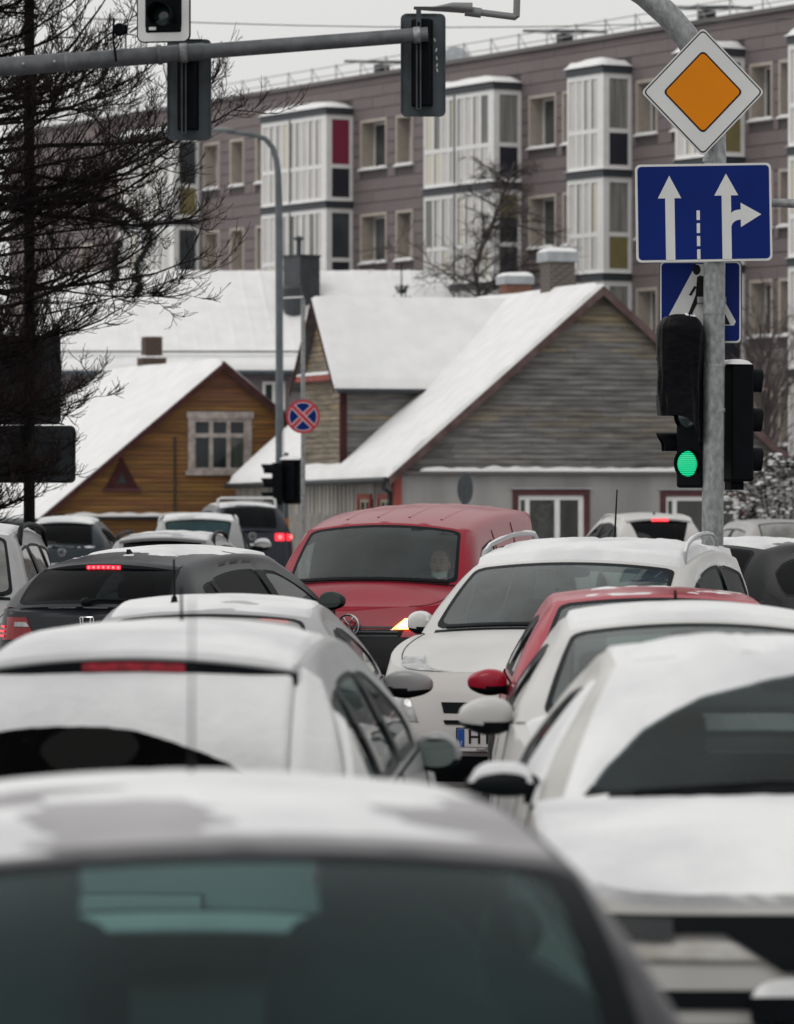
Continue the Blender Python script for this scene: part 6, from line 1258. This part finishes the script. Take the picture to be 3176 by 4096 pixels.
for sg in (-1, 1):
    bd.mi = 1; bd.tube([(sg * 0.17, -0.09, 0.46), (sg * 0.25, -0.03, 0.34), (sg * 0.26, 0.04, 0.22), (sg * 0.22, 0.20, 0.27), (sg * 0.16, 0.36, 0.36)], [0.065, 0.06, 0.052, 0.046, 0.036], 12)
    bd.mi = 0; bd.tube([(sg * 0.155, 0.37, 0.362), (sg * 0.14, 0.42, 0.39), (sg * 0.13, 0.45, 0.40)], [0.034, 0.04, 0.03], 10)
    for k in range(5): a = -0.03 + 0.016 * k; bd.tube([(sg * (0.13 + (0.02 if k == 4 else 0)), 0.44, 0.40 + a), (sg * 0.115, 0.475, 0.415 + a * 0.8), (sg * 0.10, 0.455, 0.425 + a * 0.7)], 0.009, 6)
    bd.mi = 1; bd.tube([(sg * 0.09, -0.03, 0.03), (sg * 0.13, 0.22, 0.06), (sg * 0.14, 0.42, 0.04), (sg * 0.13, 0.50, -0.18)], [0.09, 0.08, 0.065, 0.05], 12)
    bd.mi = 0; bd.ellip((sg * 0.078, -0.035, 0.735), (0.012, 0.022, 0.033), 8, 6)
bd.ellip((0, 0.068, 0.735), (0.014, 0.022, 0.028), 10, 8)
bd.build('body', [SKIN, JACK], PE, angle=70)
MB().grid(lambda u, v: Vector((0.083 * math.cos(2 * math.pi * u) * math.sin(v * 1.75 + 0.02), -0.05 + 0.10 * math.sin(2 * math.pi * u) * math.sin(v * 1.75 + 0.02) - 0.012, 0.785 + 0.098 * math.cos(v * 1.75) - (0.04 * v if math.sin(2 * math.pi * u) < 0 else -0.015 * v))), 24, 8).build('hair', mat('grey_brown_hair', (0.07, 0.055, 0.045), 0.8), PE, angle=60)
mo = MB()
for sg in (-1, 1): mo.ellip((sg * 0.03, 0.060, 0.765), (0.012, 0.008, 0.006), 8, 6); mo.ellip((sg * 0.03, 0.058, 0.785), (0.018, 0.008, 0.004), 8, 6)
mo.ellip((0, 0.062, 0.695), (0.024, 0.008, 0.005), 8, 6); mo.build('eyes_and_mouth', mat('dark_features', (0.05, 0.025, 0.022), 0.7), PE)
MB().grid(lambda u, v: Vector((0.068 * math.sin((u - 0.5) * 2.6), -0.03 + 0.095 * math.cos((u - 0.5) * 2.6) + 0.012, 0.672 - 0.055 * v + 0.02 * abs(2 * u - 1))), 16, 6).build('mask', mat('pale_blue_mask', (0.80, 0.88, 0.90), 0.8), PE, angle=60)

# white estate facing us
rzF = R(164.3)
Fz = Car('estate_car', 'white estate with roof rails facing us, plate starting HT', 'car', pr(2003, 26.7, 2.12, rzF), rzF, P_WHITE, G_CLEAR, L=4.24, W=1.80, cowl=(0.98, 1.085), rf=(0.12, 1.50, 0.735), rr=(-1.75, 1.54, 0.69), strip=0.055, rfh=0.045, rb=(-1.98, 1.02), zhf=0.855, crown=0.05, arch=0.075, bow=0.20, leanf=0.12, hoodcrown=0.07, panes=[(-1.70, -1.05, G_DARK), (-0.97, -0.18, G_DARK), (-0.08, 0.62, G_DARK)], n=7.0)
Fz.done(); Fz.wiper_front(); Fz.sunstrip(0.80); Fz.rails(0.016, P_SIL2, -1.35, 0.05, inset=0.06, lift=0.11, snow=0.015)
Fz.snow(Fz.RO, 0, 1, 0, 1, 0.055, 21, 1.7, thr=-0.35, amp=0.7, edge=0.03, fine=0.004, mask=lambda u, v: 0.35 * sm((0.4 - v) / 0.3)); Fz.whip(-1.15, 0.36, -0.18, 0.005, 0.05)
for sg in (-1, 1):
    Fz.snow(lambda u, v, sg=sg: (lambda y: sidept(Fz, y, Fz.zt_side(y) - 0.05 + 0.09 * v, 0.0 - 0.05 * v, sg))(-1.75 + 2.5 * u), 0, 1, 0, 1, 0.018, 23, 3, thr=-0.2, amp=0.7, nu=60, nv=8, edge=0.08)
    h_ = Fz.end_patch('headlight', [(sg * 0.52, 0.60), (sg * 0.87, 0.62), (sg * 0.85, 0.865), (sg * 0.62, 0.82)], LAMPC, True, off=0.008, depth=0.02)
    Fz.end_patch('indicator', [(sg * 0.70, 0.75), (sg * 0.82, 0.75), (sg * 0.82, 0.82), (sg * 0.70, 0.82)], mat('pale_pink_lamp', (0.5, 0.32, 0.28), 0.3), True, off=0.03, parent=h_)
for sg in (-1, 1): MB().grid(lambda u, v: Fz.hood(0.62 + 0.36 * u, 0.5 + sg * (0.36 + 0.14 * v * (0.6 + 0.4 * u))) + Vector((sg * 0.002, 0.002, 0.006)), 10, 6).build('headlight_top', LAMPC, Fz.o, angle=50)
gr_ = Fz.end_patch('grille', [(-0.36, 0.655), (0.36, 0.655), (0.38, 0.72), (-0.38, 0.72)], TRIM, True, off=0.01)
Fz.end_patch('grille_bar', [(-0.36, 0.615), (0.36, 0.615), (0.36, 0.652), (-0.36, 0.652)], P_WHITE, True, off=0.02); Fz.end_patch('lower_grille', [(-0.35, 0.59), (0.35, 0.59), (0.36, 0.612), (-0.36, 0.612)], TRIM, True, off=0.008); Fz.end_patch('bonnet_seam', [(-0.5, 0.775), (0.5, 0.775), (0.5, 0.781), (-0.5, 0.781)], TRIM, True, off=0.004)
Fz.end_patch('intake', [(-0.5, 0.24), (0.5, 0.24), (0.52, 0.40), (-0.52, 0.40)], TRIM, True, off=0.01)
Fz.plate(0.50, True, 'HTO'); Fz.mirror(1, P_WHITE, snow=0.015, out_=0.065, size=(0.088, 0.07, 0.07)); Fz.mirror(-1, P_WHITE, snow=0.02)
MB().ellip(Fz.hood(0.12, 0.5) + Vector((0, 0, 0.008)), (0.014, 0.02, 0.01)).build('washer_jet', TRIM, Fz.o)

# red hatchback and white hatchback in the right queue
Gc = Car('red_hatchback', 'bright red hatchback facing us mostly hidden behind white hatchback', 'car', pr(2600, 24.15, 0, R(180)), R(180), P_RED2, G_CLEAR, L=3.95, W=1.70, cowl=(0.95, 0.98), rf=(0.15, 1.395, 0.60), rr=(-1.35, 1.38, 0.58), rb=(-1.75, 0.98), crown=0.04, arch=0.035, panes=[(-1.2, -0.35), (-0.25, 0.55)])
Gc.o.location.x = 1.39; Gc.done(); Gc.mirror(1, P_RED2, out_=0.13, z=0.985, size=(0.105, 0.07, 0.07)); Gc.mirror(-1, P_RED2); Gc.wiper_front()
Gc.snow(Gc.RO, 0, 1, 0, 1, 0.012, 31, 3, thr=0.25, amp=0.6); Gc.plate(0.5, True)
for sg in (-1, 1): Gc.end_patch('headlight', [(sg * 0.5, 0.6), (sg * 0.8, 0.62), (sg * 0.8, 0.76), (sg * 0.6, 0.74)], LAMPC, True, off=0.008)
Hc = Car('white_hatchback', 'white hatchback facing us between red hatchback and snowy near car', 'car', pr(2600, 19.5, 0, R(180)), R(180), P_WHITE, G_CLEAR, L=4.0, W=1.74, cowl=(1.0, 1.02), rf=(0.12, 1.385, 0.615), rr=(-1.4, 1.375, 0.58), rb=(-1.8, 0.98), zhf=0.76, crown=0.05, arch=0.04, bow=0.2, panes=[(-1.2, -0.4), (-0.3, 0.55)])
Hc.o.location.x = 1.29; Hc.done(); Hc.mirror(1, P_WHITE, size=(0.115, 0.08, 0.08), out_=0.12, z=1.045); Hc.mirror(-1, P_WHITE); Hc.whip(-1.2, 0.07, -0.2, 0.006, 0.0, 0.016); Hc.wiper_front(); Hc.sunstrip(0.82)
Hc.snow(Hc.RO, 0, 1, 0, 1, 0.03, 33, 1.2, thr=-0.5, amp=0.4, edge=0.03); Hc.snow(Hc.hood, 0.05, 0.95, 0.03, 0.97, 0.03, 35, 1.4, thr=-0.45, amp=0.4, edge=0.05); Hc.plate(0.5, True)
for sg in (-1, 1):
    h_ = Hc.end_patch('headlight', [(sg * 0.5, 0.55), (sg * 0.83, 0.58), (sg * 0.82, 0.76), (sg * 0.6, 0.74)], LAMPC, True, off=0.008, depth=0.02)
    MB().ellip((sg * 0.86, 1.35, 0.80), (0.02, 0.03, 0.02)).build('side_repeater', mat('dim_amber', (0.6, 0.1, 0.05), 0.3), h_)
MB().box((0.45, 0.82, 0.985), (0.14, 0.10, 0.03), Matrix.Rotation(R(20), 3, 'Z')).build('dashboard_paper', mat('paper', (0.55, 0.6, 0.6), 0.9), Hc.o)

# near snowy car on the right
Ic = Car('snowy_car', 'near dirty white car with snowed bonnet and wiped windscreen arc', 'car', pr(2600, 14.3, 0, R(180)), R(180), P_BEIGE, G_NIGHT, L=4.35, W=1.80, rgl=G_FROST, cowl=(1.02, 1.035), rf=(0.15, 1.425, 0.63), rr=(-1.4, 1.405, 0.6), rb=(-1.85, 1.02), zhf=0.845, crown=0.045, arch=0.04, bow=0.20, hoodcrown=0.05, leanf=0.05, panes=[(-1.25, -0.4), (-0.3, 0.55, glass_mat('snowed_glass', (0.5, 0.5, 0.5), 0.6, 0.75, (0.62, 0.62, 0.62)))], n=7.5)
Ic.o.location.x = 1.25; Ic.done(); Ic.mirror(1, TRIM, size=(0.115, 0.07, 0.040), out_=0.12, snow=0.03, glass=False); Ic.mirror(-1, TRIM, snow=0.03)
vb_tab = [(0.5, 0.86), (0.6, 0.80), (0.75, 0.66), (0.87, 0.46), (0.93, 0.24), (0.965, 0.0)]
def vb(u): u = max(u, 1 - u); return pw_lin(vb_tab, u)
Ic.snow(Ic.WS, 0.0, 1.0, 0.0, 1.0, 0.022, 41, 1.3, thr=-0.05, amp=0.12, nu=190, nv=120, edge=0.012, mask=lambda u, v: 3.0 * (v - vb(u)), fine=0.002)
Ic.snow(Ic.RO, 0, 1, 0, 1, 0.028, 43, 2.0, thr=0.0, amp=0.9, edge=0.02, fine=0.003, mask=lambda u, v: 0.3 * sm((u - 0.6) / 0.3)); Ic.snow(Ic.hood, 0.0, 1.0, 0.0, 1.0, 0.035, 45, 0.9, thr=-0.6, amp=0.4, nu=80, nv=80, edge=0.012, fine=0.004)
Ic.wiper_front()
for sg in (-1, 1): Ic.snow(lambda u, v, sg=sg: (lambda y: sidept(Ic, y, Ic.belt(y) + 0.01 + (Ic.zt_side(y) - Ic.belt(y) - 0.01) * v, 0.004, sg))(-0.36 + 1.22 * u), 0, 1, 0, 1, 0.012, 47, 2, thr=-0.45, amp=0.5, edge=0.02, nu=50, nv=24)
MB().tube([Ic.WS(0.86, 0.03) + Vector((0, 0.03, 0.03)), Ic.WS(0.6, 0.06) + Vector((0, 0.03, 0.03)), Ic.WS(0.35, 0.045) + Vector((0, 0.03, 0.03))], [0.014, 0.012, 0.01], 6).build('wiper', TRIM, Ic.o)
gr_ = Ic.end_patch('grille', [(-0.80, 0.79), (0.80, 0.79), (0.82, 0.838), (-0.82, 0.838)], TRIM, True, off=0.03, sub=16)
Ic.end_patch('centre_grille', [(-0.20, 0.685), (0.20, 0.685), (0.36, 0.79), (-0.36, 0.79)], TRIM, True, off=0.03)
for sg in (-1, 1): Ic.end_patch('headlight', [(sg * 0.50, 0.775), (sg * 0.80, 0.785), (sg * 0.80, 0.835), (sg * 0.50, 0.83)], mat('smoked_lamp', (0.02, 0.022, 0.025), 0.2), True, off=0.04)
Ic.end_patch('lower_grille', [(-0.75, 0.585), (0.75, 0.585), (0.78, 0.635), (-0.78, 0.635)], TRIM, True, off=0.012, sub=12); Ic.end_patch('intake', [(-0.62, 0.40), (0.62, 0.40), (0.64, 0.54), (-0.64, 0.54)], TRIM, True, off=0.012, sub=12)
bs = Ic.end_patch('bumper_snow', [(-0.82, 0.71), (0.82, 0.71), (0.82, 0.768), (-0.82, 0.768)], mat('slush', (0.62, 0.61, 0.59), 0.8, col2=(0.40, 0.37, 0.33), scale=7, bump=0.5, bscale=15), True, off=0.008, sub=24, depth=0.01); Ic.plate(0.47, True)
yp_ = Ic.endy(0, 0.56, True); MB().box((0, yp_ + 0.03, 0.59), (0.58, 0.05, 0.085)).build('plate_bracket', TRIM, Ic.o, bevel=0.01); snowcap(lambda u, v: (-0.29 + 0.58 * u, yp_ - 0.01 + 0.07 * v, 0.634), 24, 6, 0.035, 9, 6, 0.15).build('plate_snow', SNOWC, Ic.o, angle=60)

# cars farther on
J = Car('dark_suv', 'dark navy off-roader with lit red tail lights and snowy roof bar', 'car', pr(1010, 90.0, -2.3, R(10)), R(10), P_NAVY, G_DARK, L=4.7, W=1.93, cowl=(1.0, 1.12), rf=(0.3, 1.66, 0.66), rr=(-1.75, 1.63, 0.66), rb=(-2.2, 1.15), ztail=1.12, crown=0.05, arch=0.05, rwm=(0.05, 0.08, 0.08), panes=[(-2.0, -1.45), (-1.35, -0.4), (-0.3, 0.55)], leanr=0.05)
J.done(); J.snow(J.RO, 0, 1, 0, 1, 0.02, 51, 1.5, thr=-0.2, amp=0.6); J.mirror(1, P_NAVY); J.mirror(-1, P_NAVY); J.plate(0.85, False)
bz = 1.80; MB().tube([(-0.60, -1.45, 1.62), (-0.58, -1.45, bz), (-0.52, -1.45, bz + 0.03), (0.52, -1.45, bz + 0.03), (0.58, -1.45, bz), (0.60, -1.45, 1.62)], 0.03, 8).build('roof_bar', mat('snowy_bar', (0.6, 0.6, 0.6), 0.6), J.o, angle=50)
for sg in (-1, 1):
    for a, b in ((0.46, 0.66), (0.71, 0.90)):
        t = J.end_patch('tail_light', [(sg * a, 0.97), (sg * b, 0.97), (sg * b, 1.12), (sg * a, 1.12)], REDON, off=0.012); yy = J.endy((a + b) / 2, 1.045, False); MB().ellip((sg * (a + b) / 2, yy - 0.02, 1.045), (0.05, 0.012, 0.045)).build('bulb', REDHOT, t)
emblem_ring(J.o, (0, J.endy(0, 1.05, False) - 0.015, 1.06), 0.07, CHROME, VW)
K = Car('silver_van', 'silver people carrier with teal rear glass and snow on roof', 'car', pr(792, 68.0, -2.1, R(2)), R(2), P_SIL2, G_TEAL, L=4.4, W=1.78, cowl=(1.1, 1.05), rf=(0.4, 1.53, 0.60), rr=(-1.75, 1.52, 0.62), rb=(-2.05, 0.98), crown=0.045, arch=0.04, rwm=(0.03, 0.05, 0.04), panes=[(-1.8, -1.2), (-1.1, -0.2), (-0.1, 0.6)])
K.done(); K.snow(K.RO, 0, 1, 0, 1, 0.04, 53, 2.2, thr=-0.3, amp=0.8, edge=0.04); K.mirror(1, P_WHITE, size=(0.14, 0.08, 0.09), out_=0.2, glass=False, snow=0.02, y=0.2, z=1.13); K.mirror(-1, P_WHITE); K.rails(0.022, P_SIL2, lift=0.05); K.plate(0.7, False)
for sg in (-1, 1): K.end_patch('tail_light', [(sg * 0.66, 0.75), (sg * 0.86, 0.75), (sg * 0.84, 0.96), (sg * 0.7, 0.96)], REDDK)
Lc = Car('silver_estate', 'silver estate roof with dark rails just above the graphite crossover', 'car', pr(640, 51.0, -2.15, R(-3)), R(-3), P_SIL2, G_DARK, L=4.5, W=1.76, cowl=(1.0, 1.0), rf=(0.3, 1.44, 0.58), rr=(-1.8, 1.415, 0.58), rb=(-2.1, 0.98), crown=0.04, arch=0.04, panes=[(-1.8, -1.2), (-1.1, -0.3), (-0.2, 0.6)])
Lc.done(); Lc.rails(0.022, TRIM, lift=0.06); Lc.snow(Lc.RO, 0, 1, 0, 1, 0.02, 55, 2.0, thr=0.0, amp=0.7, edge=0.03, mask=lambda u, v: 0.4 * (u - 0.3)); Lc.spoiler(0.1, 0.01, 0.03, under=TRIM); Lc.mirror(1, P_SIL2); Lc.mirror(-1, P_SIL2); Lc.plate(0.7, False)
for sg in (-1, 1): Lc.end_patch('tail_light', [(sg * 0.66, 0.75), (sg * 0.86, 0.75), (sg * 0.84, 0.94), (sg * 0.7, 0.94)], REDDK)
rzM = R(178)
M = Car('silver_people_carrier', 'silver car with dark roof rails and frosted side windows at left edge', 'car', (-3.93, 39.0, 0.005), rzM, P_SIL2, G_FROST, L=4.6, W=1.80, cowl=(1.15, 1.05), rf=(0.4, 1.60, 0.66), rr=(-1.85, 1.585, 0.66), rb=(-2.12, 1.05), crown=0.05, arch=0.05, panes=[(-1.95, -1.25), (-1.18, -0.35), (-0.25, 0.65)])
M.done(); M.rails(0.026, TRIM, lift=0.07, y1=0.2, inset=0.0); M.snow(M.RO, 0, 1, 0, 1, 0.035, 57, 1.5, thr=-0.4, amp=0.5); M.mirror(-1, P_BLK, size=(0.13, 0.09, 0.085), out_=0.13); M.mirror(1, P_BLK); M.wiper_front(); M.plate(0.5, True)
for sg in (-1, 1): M.end_patch('headlight', [(sg * 0.5, 0.58), (sg * 0.83, 0.6), (sg * 0.82, 0.76), (sg * 0.6, 0.74)], LAMPC, True, off=0.008)
N_ = Car('slate_hatchback', 'slate blue hatchback with snowy roof before the yellow house', 'car', pr(248, 75.0, -2.05, R(0)), R(0), P_SLATE, G_DARK, L=4.2, W=1.76, cowl=(0.95, 1.0), rf=(0.2, 1.435, 0.58), rr=(-1.5, 1.42, 0.57), rb=(-1.93, 1.03), ztail=1.0, crown=0.04, arch=0.04, rwm=(0.03, 0.10, 0.05), leanr=0.05)
N_.done(); N_.spoiler(0.1, 0.01, 0.03, under=TRIM); N_.snow(N_.RO, 0, 1, 0, 1, 0.05, 59, 1.6, thr=-0.5, amp=0.4, edge=0.08); N_.snow(lambda u, v: N_.sp_top(u, v), 0, 1, 0, 1, 0.02, 60, 2, thr=-0.4, amp=0.5, edge=0.15, nv=8); N_.snow(N_.deck, 0, 0.6, 0.05, 0.95, 0.02, 61, 4, thr=-0.05, amp=0.8, nu=14, nv=50); N_.mirror(1, P_SLATE); N_.mirror(-1, P_SLATE); N_.plate(0.7, False)
emblem_ring(N_.o, (0, N_.endy(0, 0.95, False) - 0.015, 0.945), 0.06, CHROME, VW)
for sg in (-1, 1): N_.end_patch('tail_light', [(sg * 0.55, 0.85), (sg * 0.86, 0.85), (sg * 0.84, 0.99), (sg * 0.6, 0.99)], REDDK)
O_ = Car('white_estate', 'white estate with lit high brake light in front of grey house wall', 'car', pr(2648, 71.0, -2.1, R(7)), R(7), P_WHITE, G_DARK, L=4.4, W=1.78, cowl=(1.0, 1.05), rf=(0.3, 1.55, 0.60), rr=(-1.7, 1.52, 0.60), rb=(-2.08, 1.1), ztail=1.07, crown=0.045, arch=0.05, rwm=(0.03, 0.09, 0.05), panes=[(-1.85, -1.3), (-1.2, -0.35), (-0.25, 0.6)], rgl=G_DARK)
O_.done(); O_.spoiler(0.14, 0.02, 0.03, under=TRIM); O_.brake(0.37, 0.63, -0.006, -0.05, REDON, REDHOT, 0.012); O_.rails(0.018, P_WHITE, lift=0.03); O_.fin(-1.35); O_.mirror(1, P_WHITE); O_.mirror(-1, P_WHITE); O_.plate(0.8, False)
for sg in (-1, 1): O_.end_patch('tail_light', [(sg * 0.55, 0.88), (sg * 0.86, 0.88), (sg * 0.85, 1.02), (sg * 0.6, 1.02)], REDON)
P_ = Car('grey_saloon', 'pale grey car with frosted rear glass at right edge', 'car', pr(3175, 73.0, -2.15, R(9)), R(9), paint('warm_grey_paint', (0.38, 0.37, 0.365)), G_FROST, L=4.3, W=1.76, cowl=(0.95, 1.0), rf=(0.2, 1.45, 0.60), rr=(-1.55, 1.44, 0.60), rb=(-1.95, 1.03), ztail=1.0, crown=0.04, arch=0.03, rwm=(0.05, 0.07, 0.06))
P_.done(); P_.mirror(1, P_SIL2); P_.mirror(-1, P_SIL2); P_.plate(0.68, False); P_.end_patch('number_plate_recess', [(-0.4, 0.6), (0.4, 0.6), (0.42, 0.80), (-0.42, 0.80)], TRIM, off=0.006)
for sg in (-1, 1): t = P_.end_patch('tail_light', [(sg * 0.60, 0.88), (sg * 0.85, 0.88), (sg * 0.84, 1.0), (sg * 0.62, 1.0)], REDL, off=0.01); MB().ellip((sg * 0.05, P_.endy(0, 1.0, False) - 0.03, 1.09), (0.05, 0.01, 0.03)).build('brake_lamp', REDHOT, t)
rzQ = R(-36)
Q_ = Car('black_saloon', 'black saloon with snowy roof right of the white estate', 'car', pr(3140, 42.0, 0.0, rzQ), rzQ, P_BLK, G_DARK, L=4.5, W=1.78, cowl=(0.95, 1.0), rf=(0.1, 1.45, 0.58), rr=(-1.2, 1.45, 0.57), rb=(-1.8, 1.0), ztail=0.98, crown=0.045, arch=0.05, panes=[(-1.35, -0.4), (-0.3, 0.62)])
Q_.done(); Q_.snow(Q_.RO, 0, 1, 0, 1, 0.03, 63, 1.8, thr=-0.4, amp=0.5); Q_.mirror(1, P_BLK); Q_.mirror(-1, P_BLK)
